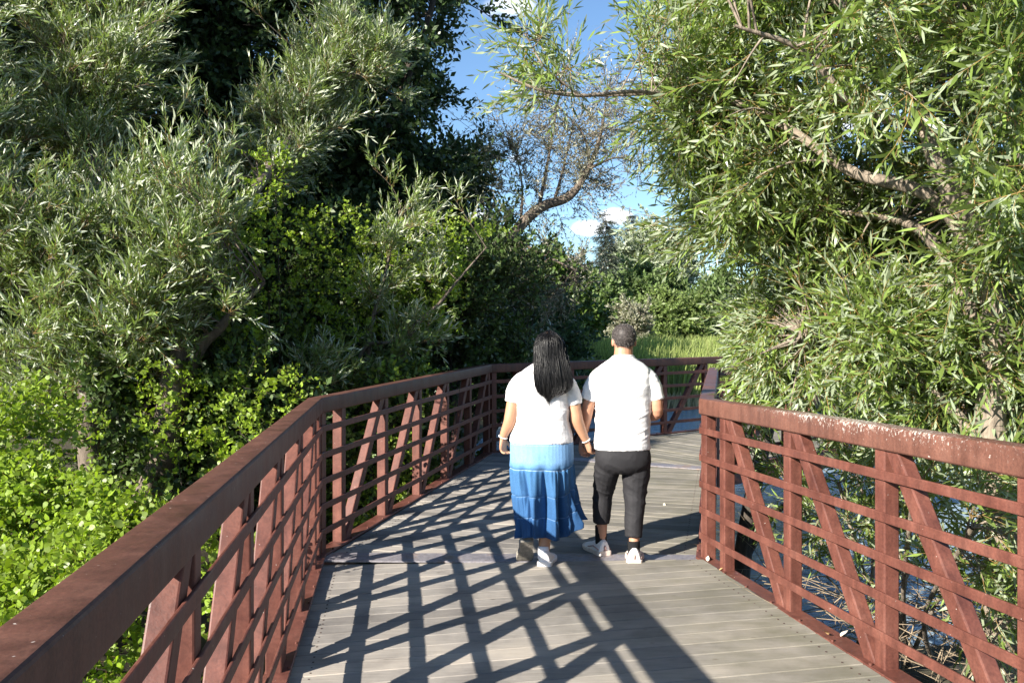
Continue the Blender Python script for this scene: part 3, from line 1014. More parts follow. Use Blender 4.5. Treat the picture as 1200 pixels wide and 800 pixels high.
# dark understorey shrubs, and lit willow shoots standing before them
ru = np.random.default_rng(25)
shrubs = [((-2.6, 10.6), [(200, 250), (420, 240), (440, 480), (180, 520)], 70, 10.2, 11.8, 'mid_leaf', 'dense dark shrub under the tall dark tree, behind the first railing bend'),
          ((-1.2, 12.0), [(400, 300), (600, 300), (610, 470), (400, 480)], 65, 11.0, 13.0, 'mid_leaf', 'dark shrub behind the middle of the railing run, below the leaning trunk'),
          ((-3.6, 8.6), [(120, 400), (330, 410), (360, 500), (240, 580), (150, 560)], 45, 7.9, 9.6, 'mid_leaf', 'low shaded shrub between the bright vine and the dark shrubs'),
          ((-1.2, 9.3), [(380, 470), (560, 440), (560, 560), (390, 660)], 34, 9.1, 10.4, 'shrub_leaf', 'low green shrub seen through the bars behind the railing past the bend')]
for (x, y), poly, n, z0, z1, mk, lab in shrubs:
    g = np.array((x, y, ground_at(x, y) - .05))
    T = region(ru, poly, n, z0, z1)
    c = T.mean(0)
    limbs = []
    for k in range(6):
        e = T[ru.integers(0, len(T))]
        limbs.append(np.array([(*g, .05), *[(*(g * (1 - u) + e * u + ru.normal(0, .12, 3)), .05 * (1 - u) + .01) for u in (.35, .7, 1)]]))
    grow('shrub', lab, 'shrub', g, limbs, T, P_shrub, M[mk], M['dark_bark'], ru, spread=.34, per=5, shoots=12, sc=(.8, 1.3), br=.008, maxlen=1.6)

rl = np.random.default_rng(26)
gl = np.array((-1.7, 9.9, ground_at(-1.7, 9.9) - .05))
limbs = [from_ground(gl, (430, 420, 10, .035), (450, 330, 10, .02), (470, 240, 10, .008)), from_ground(gl, (470, 420, 9.9, .035), (520, 350, 9.9, .02), (570, 290, 10, .008)),
         from_ground(gl, (420, 430, 9.9, .03), (460, 400, 9.9, .02), (490, 380, 10, .006)), from_ground(gl, (410, 440, 9.8, .02), (370, 430, 9.6, .012), (340, 400, 9.5, .006))]
T = np.concatenate((region(rl, [(440, 240), (480, 230), (580, 280), (600, 330), (540, 420), (460, 420), (420, 330)], 26, 9.6, 10.3),
                    region(rl, [(320, 420), (400, 440), (380, 480), (330, 490)], 4, 8.6, 9.0)))
grow('willow_shrub', 'young silvery willow shoots catching the sun in front of the dark shrubs', 'shrub', gl, limbs, T, P_willow, M['willow_leaf'], M['bark'], rl,
     spread=.2, per=3, shoots=10, bias=(.4, -.2, .7), bias_w=1.1, twigm=M['twig'], br=.007, out_w=.5)

# leaning, half bare tree
rt = np.random.default_rng(27)
gt = np.array((-1.05, 12.7, ground_at(-1.05, 12.7) - .1))
limbs = [from_ground(gt, (540, 350, 12.50, 0.1110), (587, 290, 12.50, 0.0925), (632, 245, 12.50, 0.0814), (668, 228, 12.50, 0.0666), (692, 195, 12.43, 0.0444), (705, 150, 12.35, 0.0222), (712, 100, 12.35, 0.0089)),
         limb((632, 245, 12.50, 0.0370), (640, 200, 12.57, 0.0259), (648, 160, 12.65, 0.0148), (655, 110, 12.65, 0.0059)),
         limb((650, 236, 12.50, 0.0296), (662, 190, 12.50, 0.0185), (672, 140, 12.50, 0.0089)),
         limb((692, 195, 12.43, 0.0296), (684, 160, 12.35, 0.0185), (660, 130, 12.28, 0.0074)),
         limb((610, 268, 12.50, 0.0296), (612, 220, 12.65, 0.0185), (605, 180, 12.72, 0.0074)),
         limb((690, 198, 12.43, 0.0296), (720, 185, 12.35, 0.0148), (745, 190, 12.28, 0.0074)),
         limb((600, 280, 12.50, 0.0370), (640, 300, 12.35, 0.0222), (680, 320, 12.28, 0.0111))]
T = np.concatenate((region(rt, [(600, 130), (640, 100), (690, 90), (720, 130), (740, 200), (715, 235), (660, 250), (600, 250), (575, 215)], 66, 11.9, 13.1),
                    region(rt, [(570, 250), (680, 250), (690, 330), (650, 400), (590, 330)], 24, 11.7, 13.0)))
px_t = np.stack((600 + FPX * T[:, 0] / T[:, 1], HOR - FPX * (T[:, 2] - EYE) / T[:, 1]), -1)
a_, b_ = np.array((590., 288.)), np.array((668., 228.)); t_ = np.clip(((px_t - a_) @ (b_ - a_)) / ((b_ - a_) @ (b_ - a_)), 0, 1)
T = T[(np.linalg.norm(px_t - a_ - t_[:, None] * (b_ - a_), axis=1) > 30) | (T[:, 1] > 12.6)]
grow('leaning_tree', 'leaning half bare tree with grey brown leaves, reaching over the path towards the willow', 'tree', gt, limbs, T, P_sparse, M['sparse_leaf'], M['bark'], rt,
     spread=.3, per=3, shoots=8, bias=(.1, 0, .3), br=.0055, sc=(.6, 1.0), maxlen=1.4)

# ------------------------------------------------------------------ green willow beside the bridge
rg = np.random.default_rng(31)
gg = np.array((2.75, 4.75, ground_at(2.75, 4.75) - .1))
limbs = [from_ground(gg, (1180, 690, 4.5, 0.1000), (1168, 560, 4.5, 0.0840), (1160, 330, 4.5, 0.0680), (1105, 215, 4.5, 0.0600), (1085, 150, 4.6, 0.0440), (1050, 60, 4.8, 0.0360), (980, 0, 5.0, 0.0280), (900, -60, 5.2, 0.0160)),
         limb((1165, 350, 4.5, 0.0480), (1095, 240, 4.6, 0.0400), (1000, 205, 4.8, 0.0336), (930, 155, 5.0, 0.0272), (870, 125, 5.2, 0.0208), (800, 110, 5.3, 0.0136), (690, 112, 5.3, 0.0088), (610, 98, 5.3, 0.0040)),
         limb((1150, 300, 4.5, 0.0480), (1190, 180, 4.2, 0.0400), (1230, 60, 4.0, 0.0320), (1260, -60, 4, .02)),
         limb((1165, 420, 4.5, 0.0480), (1130, 350, 4.6, 0.0400), (1075, 270, 4.9, 0.0320), (990, 250, 5.2, 0.0160), (940, 248, 5.4, 0.0060)),
         limb((1168, 560, 4.5, 0.0480), (1120, 480, 4.6, 0.0320), (1040, 420, 4.8, 0.0240), (980, 395, 5.1, 0.0120), (940, 392, 5.2, 0.0060)),
         limb((1050, 60, 4.8, 0.0240), (1130, 20, 4.4, 0.0160), (1180, 40, 4.0, 0.0096)),
         limb((1085, 150, 4.6, 0.0320), (1010, 130, 4.4, 0.0240), (940, 60, 4.3, 0.0160), (860, 30, 4.2, 0.0080))]
T = np.concatenate((
    region(rg, [(800, -20), (960, -20), (920, 190), (815, 190), (785, 90)], 19, 4.9, 6.4),
    region(rg, [(830, 190), (1000, 190), (1000, 400), (900, 425), (875, 330), (850, 270)], 19, 4.9, 6.6),
    region(rg, [(960, -40), (1290, -40), (1290, 210), (960, 210)], 33, 3.7, 6.6),
    region(rg, [(1010, 210), (1290, 210), (1290, 440), (1000, 430)], 25, 4.0, 6.6),
    region(rg, [(890, 370), (1290, 400), (1290, 500), (1060, 490), (905, 440)], 24, 4.2, 5.4),
    region(rg, [(775, 110), (850, 110), (870, 400), (860, 385), (835, 300), (805, 210)], 11, 5.0, 6.2),
    region(rg, [(858, 370), (900, 350), (950, 440), (868, 445)], 14, 6.2, 7.0),
    region(rg, [(1130, -40), (1280, -40), (1280, 300), (1170, 280)], 6, 3.0, 3.5),
    region(rg, [(780, -260), (1290, -260), (1290, -40), (790, -40)], 12, 4, 6.2)))
lines = [((1165, 380), (1100, 200)), ((1100, 200), (1050, 60)), ((1095, 240), (1000, 205)), ((1000, 205), (930, 155))]
pxT = np.stack((600 + FPX * T[:, 0] / T[:, 1], HOR - FPX * (T[:, 2] - EYE) / T[:, 1]), -1)
near = np.full(len(T), 1e9)
for a_, b_ in lines:
    a_, b_ = np.array(a_, float), np.array(b_, float); t_ = np.clip(((pxT - a_) @ (b_ - a_)) / ((b_ - a_) @ (b_ - a_)), 0, 1)
    near = np.minimum(near, np.linalg.norm(pxT - a_ - t_[:, None] * (b_ - a_), axis=1))
T = T[~((near < 58) & (T[:, 1] < 5.0))]             # the trunk and the main limb stand free of leaves on this side
r_main = grow('willow_tree', 'big green willow with drooping long leaves, overhanging the lichen stained railing', 'tree', gg, limbs, T, P_gwillow, M['green_willow_leaf'], M['willow_bark'], rg,
     spread=.2, per=5, shoots=15, bias=(-.25, -.2, -.35), bias_w=.85, sc=(.75, 1.2), br=.008, twigm=M['twig'], out_w=.55, sway=.3)

# overhanging bough that crosses the sky, part of a second willow stem
ro = np.random.default_rng(32)
go = np.array((4.4, 6.9, ground_at(4.4, 6.9) - .1))
limbs = [from_ground(go, (1180, 480, 6.9, .1), (1140, 330, 6.8, .08), (1040, 170, 6.4, .045), (930, 100, 6.0, .026), (820, 115, 5.4, .016), (745, 108, 4.9, .012), (680, 112, 4.7, .010), (630, 104, 4.6, .009), (585, 85, 4.6, .005)),
         limb((680, 112, 4.7, .008), (640, 80, 4.6, .006), (615, 40, 4.6, .003)),
         limb((1140, 330, 6.8, .06), (1060, 330, 6.8, .03), (980, 325, 6.8, .01)),
         limb((1180, 480, 6.9, .06), (1090, 470, 6.9, .04), (980, 470, 6.8, .02))]
T = np.concatenate((region(ro, [(605, 80), (625, 35), (655, 30), (660, 95), (620, 100)], 5, 4.5, 4.8), region(ro, [(760, 40), (790, -10), (790, 110), (760, 112)], 3, 4.6, 5.2),
                    region(ro, [(880, 240), (1200, 240), (1200, 480), (930, 440)], 26, 6.4, 7.6)))
grow('willow_tree', 'second green willow stem behind, sending one thin bough across the sky gap', 'tree', go, limbs, T, P_gwillow, M['green_willow_leaf'], M['willow_bark'], ro,
     spread=.12, per=3, shoots=7, bias=(-.35, -.1, .15), bias_w=.8, sc=(.6, .95), br=.005, twigm=M['twig'], out_w=.7)

# thicket under the willow: low leaves and dead brush behind the bars
rb = np.random.default_rng(33)
gb2 = np.array((2.9, 6.2, ground_at(2.9, 6.2) - .05))
T = np.concatenate((region(rb, [(900, 500), (1000, 500), (1010, 620), (930, 600)], 9, 5.6, 7.0), region(rb, [(1060, 520), (1250, 540), (1250, 720), (1110, 700)], 17, 3.7, 4.9),
                    region(rb, [(990, 540), (1100, 540), (1100, 700), (1000, 660)], 9, 4.9, 6.2)))
limbs = [np.array([(*(gb2 + rb.normal(0, .25, 3) * (1, 1, 0)), .02), *[(*(gb2 * (1 - u) + T[j] * u), .014) for u in (.5, 1)]]) for j in rb.integers(0, len(T), 7)]
grow('willow_shrub', 'low willow sprays hanging behind the bars of the lichen stained railing', 'shrub', gb2, limbs, T, P_gwillow, M['green_willow_leaf'], M['willow_bark'], rb,
     spread=.2, per=3, shoots=7, bias=(-.2, -.2, -.3), sc=(.7, 1.1), br=.006, twigm=M['twig'], maxlen=1.2)
s = Soup()
for k in range(650):
    x = rb.uniform(1.75, 4.6); y = rb.uniform(3.2, 7.6)
    x = max(x, 1.55 + .18 * max(0, 6 - y))
    z = ground_at(x, y) + rb.uniform(0, .75)
    d = unit(rb.normal(0, 1, 3) * (1, .8, .45)); L_ = rb.uniform(.25, .95)
    c = np.array((x, y, z)); p = [c, c + d * L_ * .5 + rb.normal(0, .05, 3), c + d * L_ + rb.normal(0, .09, 3)]
    v, f = tube(spline(p, 6), np.linspace(1, .35, 6) * rb.uniform(.002, .007), 4)
    s.add(v, f)
tag(s.build('dead_brush', M['dead_twig']), kind='stuff')

# dark stems standing in the water beyond the bend
s = Soup()
v, f = tube(spline([at(862, 735, 8.3), at(872, 640, 8.3), at(886, 560, 8.3), at(905, 480, 8.3), at(915, 420, 8.3)], 12), np.linspace(.10, .05, 12), 10); s.add(v, f)
v, f = tube(spline([at(874, 650, 8.3), at(900, 610, 8.2), at(940, 575, 8.1)], 8), np.linspace(.05, .02, 8), 8); s.add(v, f)
o = s.build('dead_stem', M['dark_bark'], origin=at(862, 735, 8.3))
tag(o, 'dark leaning dead stem rising from the water past the joint', 'tree stem')

# ------------------------------------------------------------------ far bank


def far_tree(name, label, cat, px, y, h_top, px_w, dens, protos, mat, r, low=0.0, group=None, sc=(.8, 1.3), barkm='bark'):
    """A tree on the far bank: crown of leafy sprays over its whole height; top at picture row h_top."""
    x = (px - 600) / FPX * y; g = np.array((x, y, ground_at(x, y) - .1))
    top = EYE - (h_top - HOR) / FPX * y; H = top - g[2]; w = px_w / FPX * y / 2
    limbs = [np.array([(*g, .02 * H + .05), (x + .02 * H, y, g[2] + H * .4, .015 * H), (x, y, g[2] + H * .85, .02)])]
    for k in range(5):
        a = r.uniform(0, 6.28); z0 = g[2] + H * r.uniform(.2, .45)
        limbs.append(np.array([(x, y, z0, .01 * H), (x + w * .4 * math.cos(a), y + w * .4 * math.sin(a), z0 + H * .2, .006 * H), (x + w * .75 * math.cos(a), y + w * .75 * math.sin(a), z0 + H * .35, .02)]))
    q = unit(r.normal(0, 1, (dens, 3))) * (r.random((dens, 1)) ** (1 / 3.5))
    q[:, 2] = np.where(q[:, 2] < 0, q[:, 2] * (1 - low * .2), q[:, 2])
    lump = 1 + .22 * vnoise(q * 2.2 + px * .37, 9)[:, None]
    c = np.array((x, y, g[2] + H * (.54 if low else .6)))
    T = c + q * lump * np.array((w, w * .8, H * (.46 if low else .40)))
    T[:, 2] = np.maximum(T[:, 2], g[2] + .2)
    grow(name, label, cat, g, limbs, T, protos, mat, M[barkm], r, spread=.05 * H, per=3, shoots=7, bias=(0, -.2, .2), sc=sc, br=.02, maxlen=H * .3, group=group, rsh=.16)


rf = np.random.default_rng(41)
far_tree('poplar_tree', 'tall silvery grey poplar rising above the bushes behind the reeds', 'tree', 762, 80, 266, 108, 200, P_far, M['poplar_leaf'], rf, 0, sc=(.9, 1.4))
far_tree('bush', 'wide rounded green bush below the silvery poplar', 'bush', 748, 68, 318, 135, 230, P_far, M['far_leaf'], rf, 1, sc=(.8, 1.2))
far_tree('bush', 'lighter green rounded bush standing nearest the reeds', 'bush', 780, 58, 345, 95, 210, P_fine, M['far_leaf_bright'], rf, 1, sc=(.9, 1.4))
far_tree('bush', 'dark green bush at the foot of the spruce', 'bush', 690, 62, 326, 90, 170, P_far, M['far_leaf'], rf, 1, sc=(.7, 1.1))
far_tree('bush', 'small pale bush with thin foliage beside the rounded green bushes', 'bush', 738, 52, 350, 45, 60, P_fine, M['sparse_leaf'], rf, 1, sc=(.7, 1.1))
far_tree('bush', 'tall bush half hidden by the overhanging willow leaves', 'bush', 850, 64, 326, 100, 150, P_far, M['far_leaf'], rf, 1, sc=(.8, 1.2))
far_tree('bush', 'leafy green tree to the side of the spruce, above the leaning trunk', 'tree', 648, 40, 302, 105, 210, P_fine, M['shrub_leaf'], rf, 1, sc=(.8, 1.3))
far_tree('bush', 'broad dark bush behind the woman at the edge of the reeds', 'bush', 612, 29, 335, 115, 200, P_fine, M['dark_leaf'], rf, 1, sc=(.7, 1.1))
far_tree('bush', 'low green bush beside the man at the edge of the reeds', 'bush', 676, 33, 388, 55, 70, P_fine, M['far_leaf_bright'], rf, 1, sc=(.6, .9))
for k, (px, top, w, y) in enumerate(((930, 335, 130, 72), (1030, 325, 140, 74), (1150, 330, 150, 70), (1290, 330, 150, 72))):
    far_tree('bush', ('green tree behind the willow, first along the far bank past the poplar', 'rounded green tree behind the middle of the willow', 'green tree behind the willow trunk on the far bank', 'green tree on the far bank past the willow trunk')[k],
             'tree', px, y, top, w, 120, P_far, M['far_leaf'], rf, 1, sc=(1, 1.5))
for k, (px, top, w, y) in enumerate(((545, 300, 150, 26), (450, 180, 200, 28), (300, 120, 240, 27), (120, 150, 240, 26), (-60, 130, 240, 24))):
    far_tree('shade_tree', ('dark tree behind the leaning trunk', 'tall shaded tree behind the dark maple', 'tall shaded tree behind the silvery willow', 'wide shaded tree filling the gap beyond the silvery willow', 'wide shaded tree past the edge of the bright vine')[k],
             'tree', px, y, top, w, 170, P_fine, M['dark_leaf'], rf, 1, sc=(1.2, 1.8), barkm='dark_bark')

# spruce with drooping tiers
def spruce(px, y, top_py, w_px, label):
    x = (px - 600) / FPX * y; g = np.array((x, y, ground_at(x, y) - .1)); top = EYE - (top_py - HOR) / FPX * y
    H = top - g[2]; w = w_px / FPX * y / 2
    t = empty('spruce_tree', g); tag(t, label, 'tree')
    wood, s = Soup(), Soup()
    v, f = tube([g, g + (0, 0, H)], [.2, .02], 8); wood.add(v, f)
    P, D = [], []
    for i in range(26):
        u = i / 26; z = g[2] + H * (.15 + .83 * u)
        for j in range(7):
            a = rf.uniform(0, 6.28); L_ = w * (1 - u) ** .85 * rf.uniform(.6, 1.1) + .15
            tip = np.array((x + L_ * math.cos(a), y + L_ * math.sin(a), z - .22 * L_ + .1 * L_ * L_ / max(w, .1)))
            b0 = np.array((x, y, z)); v, f = tube([b0, (b0 + tip) / 2 + (0, 0, -.03 * L_), tip], [.03, .02, .008], 4); wood.add(v, f)
            n = int(5 + 7 * L_)
            q = rf.uniform(.15, 1, n)[:, None]; P.append(b0 + (tip - b0) * q)
            D.append(unit(tip - b0)[None] * .8 + rf.normal(0, .35, (n, 3)) + np.array((0, 0, -.25)))
    pr = [make_shoot(rf, .5, 16, .12, .03, 55, 'small', .2, stem=.01) for _ in range(4)]
    P, D = np.concatenate(P), np.concatenate(D)
    scatter(s, pr, P, D, rf.uniform(1.1, 1.8, len(P)), rf)
    wood.build('trunk', M['dark_bark'], t, origin=g); s.build('crown', [M['spruce_needle'], M['dark_bark']], t, origin=g)


spruce(710, 64, 250, 50, 'dark pointed spruce beside the silvery poplar')
spruce(738, 95, 244, 30, 'second spruce tip showing over the crown of the silvery poplar')

# reeds
rr_ = np.random.default_rng(51)
def reeds(name, n, ylo, yhi, hlo, hhi, mat, w, pw):
    y = ylo + (yhi - ylo) * rr_.random(n) ** pw
    x = rr_.uniform(-.12, 1.15, n) * y
    keep = x > np.interp(y, [20, 32, 60], [-1, .3, 1.5]); x, y = x[keep], y[keep]; n = len(x)
    z = np.maximum(ground_h(x, y), WATER_Z - .05)
    h = rr_.uniform(hlo, hhi, n) * (1 + .16 * vnoise(np.stack((x * .35, y * .25, x * 0), -1), 8))
    a = rr_.uniform(-.9, .9, n); lean = rr_.normal(.10, .16, (n, 2))
    sd = np.stack((np.cos(a), np.sin(a), a * 0), -1) * (w * rr_.uniform(.6, 1.3, n))[:, None]
    b = np.stack((x, y, z), -1); m_ = b + np.stack((lean[:, 0] * h * .35, lean[:, 1] * h * .35, h * .6), -1); t = b + np.stack((lean[:, 0] * h, lean[:, 1] * h, h), -1)
    v = np.stack((b - sd, b + sd, m_ + sd * .8, m_ - sd * .8, t + sd * .1, t - sd * .1), 1).reshape(-1, 3)
    k = np.arange(n)[:, None] * 6
    f = np.stack((k + np.array((0, 1, 2, 3)), k + np.array((3, 2, 4, 5))), 1).reshape(-1, 4)
    s = Soup(); s.add(v, f, 0, np.repeat(rr_.random(n), 6)); tag(s.build(name, mat), kind='stuff')
reeds('reeds', 100000, 31.2, 66, 1.7, 2.4, M['reed'], .028, 1.35)
reeds('dead_reeds', 8500, 30.6, 31.9, .35, .8, M['straw'], .02, 1)

# ------------------------------------------------------------------ people
M['skin_her'] = plain_mat('skin_warm', (0.40, 0.215, 0.13), 0.48, 0.4, 0.06, 40)
M['skin_him'] = plain_mat('skin_rosy', (0.40, 0.20, 0.125), 0.5, 0.4, 0.07, 40)
M['white_cotton'] = plain_mat('white_cotton', (0.74, 0.73, 0.74), 0.85, 0.15, 0.03, 220, .25)
M['cream_cotton'] = plain_mat('off_white_knit', (0.72, 0.705, 0.71), 0.88, 0.15, 0.06, 160, .6)
M['black_cloth'] = plain_mat('charcoal_cloth', (0.019, 0.0185, 0.021), 0.75, 0.25, 0.2, 160, .3)
M['black_sock'] = plain_mat('black_sock', (0.012, 0.012, 0.013), 0.9, 0.15, 0.3, 120, .5)
M['white_sock'] = plain_mat('white_sock', (0.68, 0.67, 0.70), 0.9, 0.15, 0.06, 120, .5)
M['white_shoe'] = plain_mat('white_shoe', (0.74, 0.70, 0.68), 0.45, 0.45, 0.06, 60, .2)
M['shoe_trim'] = plain_mat('pink_grey_trim', (0.42, 0.27, 0.24), 0.6, 0.3, 0.2, 60)
M['shoe_sole'] = plain_mat('pale_rubber', (0.62, 0.52, 0.45), 0.7, 0.3, 0.12, 60)
M['grey_sole'] = plain_mat('grey_rubber', (0.22, 0.20, 0.17), 0.8, 0.3, 0.35, 45, .6)
M['hair_black'] = plain_mat('black_hair', (0.005, 0.0045, 0.005), 0.36, 0.32, 0.3, 30)
M['hair_grey'] = plain_mat('salt_and_pepper_hair', (0.050, 0.042, 0.040), 0.6, 0.3, 0.75, 75)
M['hair_silver'] = plain_mat('grey_hair', (0.20, 0.185, 0.175), 0.5, 0.35, 0.3, 220)
M['silver'] = plain_mat('silver_beads', (0.75, 0.74, 0.72), 0.3, 0.8, 0.05, 30)
M['eye'] = plain_mat('eye_white', (0.75, 0.73, 0.7), 0.3, 0.5)
M['lip'] = plain_mat('lips', (0.38, 0.14, 0.115), 0.5, 0.4)


def ering(c, ax, ay, rx, ry, n=28, p=2.0):
    t = np.arange(n) * 2 * math.pi / n
    ct, st = np.cos(t), np.sin(t)
    return np.asarray(c) + (np.sign(ct) * np.abs(ct) ** (2 / p) * rx)[:, None] * np.asarray(ax) + (np.sign(st) * np.abs(st) ** (2 / p) * ry)[:, None] * np.asarray(ay)


def skin_rings(rings):
    n = len(rings[0]); m = len(rings)
    v = np.concatenate(rings)
    i = np.arange(m - 1)[:, None] * n; j = np.arange(n)[None]; k = (j + 1) % n
    f = np.stack((i + j, i + k, i + n + k, i + n + j), -1).reshape(-1, 4)
    c0, c1 = rings[0].mean(0), rings[-1].mean(0); nb = len(v)
    v = np.concatenate((v, c0[None], c1[None]))
    j = np.arange(n); k = (j + 1) % n; e = (m - 1) * n
    f = np.concatenate((f, np.stack((k, j, np.full(n, nb), np.full(n, nb)), -1), np.stack((e + j, e + k, np.full(n, nb + 1), np.full(n, nb + 1)), -1)))
    return v, f


X3, Y3, Z3 = np.eye(3)


def torso(rows, n=40, p=2.3, m=40):
    """rows (z, cx, cy, rx, ry) from the bottom up."""
    q = spline(rows, m)
    return skin_rings([ering((a[1], a[2], a[0]), X3, Y3, max(a[3], .003), max(a[4], .003), n, p) for a in q])


def tlimb(rows, n=18):
    q = spline(rows, n)
    return tube(q[:, :3], q[:, 3], 16, True)


def ball(c, r, n=12):
    c = np.asarray(c); r = np.broadcast_to(r, (3,))
    return skin_rings([ering(c + (0, 0, r[2] * math.sin(a)), X3, Y3, max(r[0] * math.cos(a), .0005), max(r[1] * math.cos(a), .0005), 14) for a in np.linspace(-1.5, 1.5, n)])


def hand(wrist, d, palm, thumb, curl, size=1.0, tcurl=.4):
    """Palm, four unequal fingers bent in three joints and a thumb leaving the side of the palm."""
    d = unit(d); palm = unit(palm - d * np.dot(palm, d)); t = unit(thumb - d * np.dot(thumb, d) - palm * np.dot(thumb, palm))
    w = np.asarray(wrist, float); out = []
    rows = [(-.03, .026, .019), (0, .026, .018), (.02, .033, .017), (.05, .041, .0165), (.078, .041, .014), (.092, .037, .011)]
    out.append(skin_rings([ering(w + d * a * size + palm * .002, t, palm, b * size, c * size, 18, 2.4) for a, b, c in rows]))
    for off, L in ((-.030, .060), (-.0105, .075), (.0105, .081), (.031, .073)):
        p = w + (d * .080 + t * off) * size; pts = [p - d * .025 * size, p]; a = 0
        for seg, cu in ((.45, curl), (.31, curl * 1.25), (.24, curl * .9)):
            a += cu
            p = p + (d * math.cos(a) + palm * math.sin(a)) * L * seg * size; pts.append(p)
        out.append(tube(spline(pts, 13), np.linspace(.0098, .0072, 13) * size, 10, True))
    p = w + (d * .022 + t * .024) * size
    pts = [p]
    dd = unit(d * .7 + t * .75 + palm * .25)
    for L, c in ((.040, 0), (.032, tcurl), (.026, tcurl * 1.6)):
        e = unit(dd + (d * .5 - t * .6 + palm * .5) * c); p = p + e * L * size; pts.append(p)
    out.append(tube(spline(pts, 12), np.linspace(.0145, .0088, 12) * size, 10, True))
    return out


def remesh(pieces, voxel, smooth=3, fac=0.5):
    """Fuse closed pieces into one continuous surface; returns points and quads."""
    s = Soup()
    for v, f in pieces: s.add(v, f)
    o = s.build('fusing', M['eye'])
    md = o.modifiers.new('r', 'REMESH'); md.mode = 'VOXEL'; md.voxel_size = voxel
    if smooth:
        m2 = o.modifiers.new('s', 'SMOOTH'); m2.factor = fac; m2.iterations = smooth
    dg = bpy.context.evaluated_depsgraph_get(); ev = o.evaluated_get(dg); me = ev.to_mesh()
    v = np.empty(len(me.vertices) * 3); me.vertices.foreach_get('co', v); v = v.reshape(-1, 3)
    nr = np.empty(len(me.vertices) * 3); me.vertices.foreach_get('normal', nr); nr = nr.reshape(-1, 3)
    f = np.array([(*p.vertices, p.vertices[-1])[:4] if len(p.vertices) == 3 else tuple(p.vertices)[:4] for p in me.polygons])
    ev.to_mesh_clear()
    old = o.data; bpy.data.objects.remove(o); bpy.data.meshes.remove(old)
    return v, f, nr


def fused(name, pieces, mat, parent, voxel=.006, smooth=3, disp=None, rnd=None):
    v, f, n = remesh(pieces, voxel, smooth)
    if disp is not None: v = v + n * disp(v)[:, None]
    s = Soup(); s.add(v, f, 0, None if rnd is None else rnd(v))
    return s.build(name, mat, parent)


def head_rings(c, k=1.0, tilt=0.0):
    """Head looking along +Y; c is the point between the ears."""
    rows = [(-.105, .052, .026, .022), (-.098, .047, .044, .042), (-.078, .035, .058, .064), (-.05, .018, .067, .083), (-.02, .006, .074, .094), (.015, 0, .0785, .099),
            (.05, -.004, .0775, .097), (.08, -.006, .068, .086), (.103, -.006, .05, .065), (.117, -.006, .026, .034), (.121, -.006, .008, .01)]
    q = spline(rows, 26)
    pcs = [skin_rings([ering(np.array(c) + np.array((0, a[1], a[0])) * k, X3, Y3, a[2] * k, a[3] * k, 28, 2.15) for a in q])]
    c = np.array(c)
    pcs.append(tube([c + np.array((0, .094, .022)) * k, c + np.array((0, .108, -.005)) * k, c + np.array((0, .118, -.026)) * k], [.008, .011, .014], 10, True))   # nose
    for s_ in (-1, 1):
        pcs.append(ball(c + np.array((s_ * .083, -.004, -.008)) * k, (.010, .018, .032), 9))    # ears
        pcs.append(ball(c + np.array((s_ * .033, .086, .030)) * k, (.022, .012, .008), 7))       # brow
        pcs.append(ball(c + np.array((s_ * .038, .072, -.022)) * k, (.024, .020, .018), 7))      # cheek
    pcs.append(ball(c + np.array((0, .088, -.062)) * k, (.024, .013, .010), 7))                  # mouth
    pcs.append(ball(c + np.array((0, .080, -.092)) * k, (.020, .018, .014), 7))                  # chin
    return pcs


def face_parts(c, parent, k=1.0):
    c = np.array(c)
    for s_ in (-1, 1):
        s = Soup(); s.add(*ball(c + np.array((s_ * .031, .0885, .016)) * k, (.0125, .008, .0065), 9)); s.build('eye', M['eye'], parent)
        s = Soup(); s.add(*tube([c + np.array((s_ * .014, .100, .037)) * k, c + np.array((s_ * .034, .098, .041)) * k, c + np.array((s_ * .054, .086, .036)) * k], [.003, .004, .002], 6, True)); s.build('eyebrow', M['hair_black'], parent)
    s = Soup(); s.add(*ball(c + np.array((0, .0985, -.063)) * k, (.022, .006, .0065), 9)); s.build('lips', M['lip'], parent)


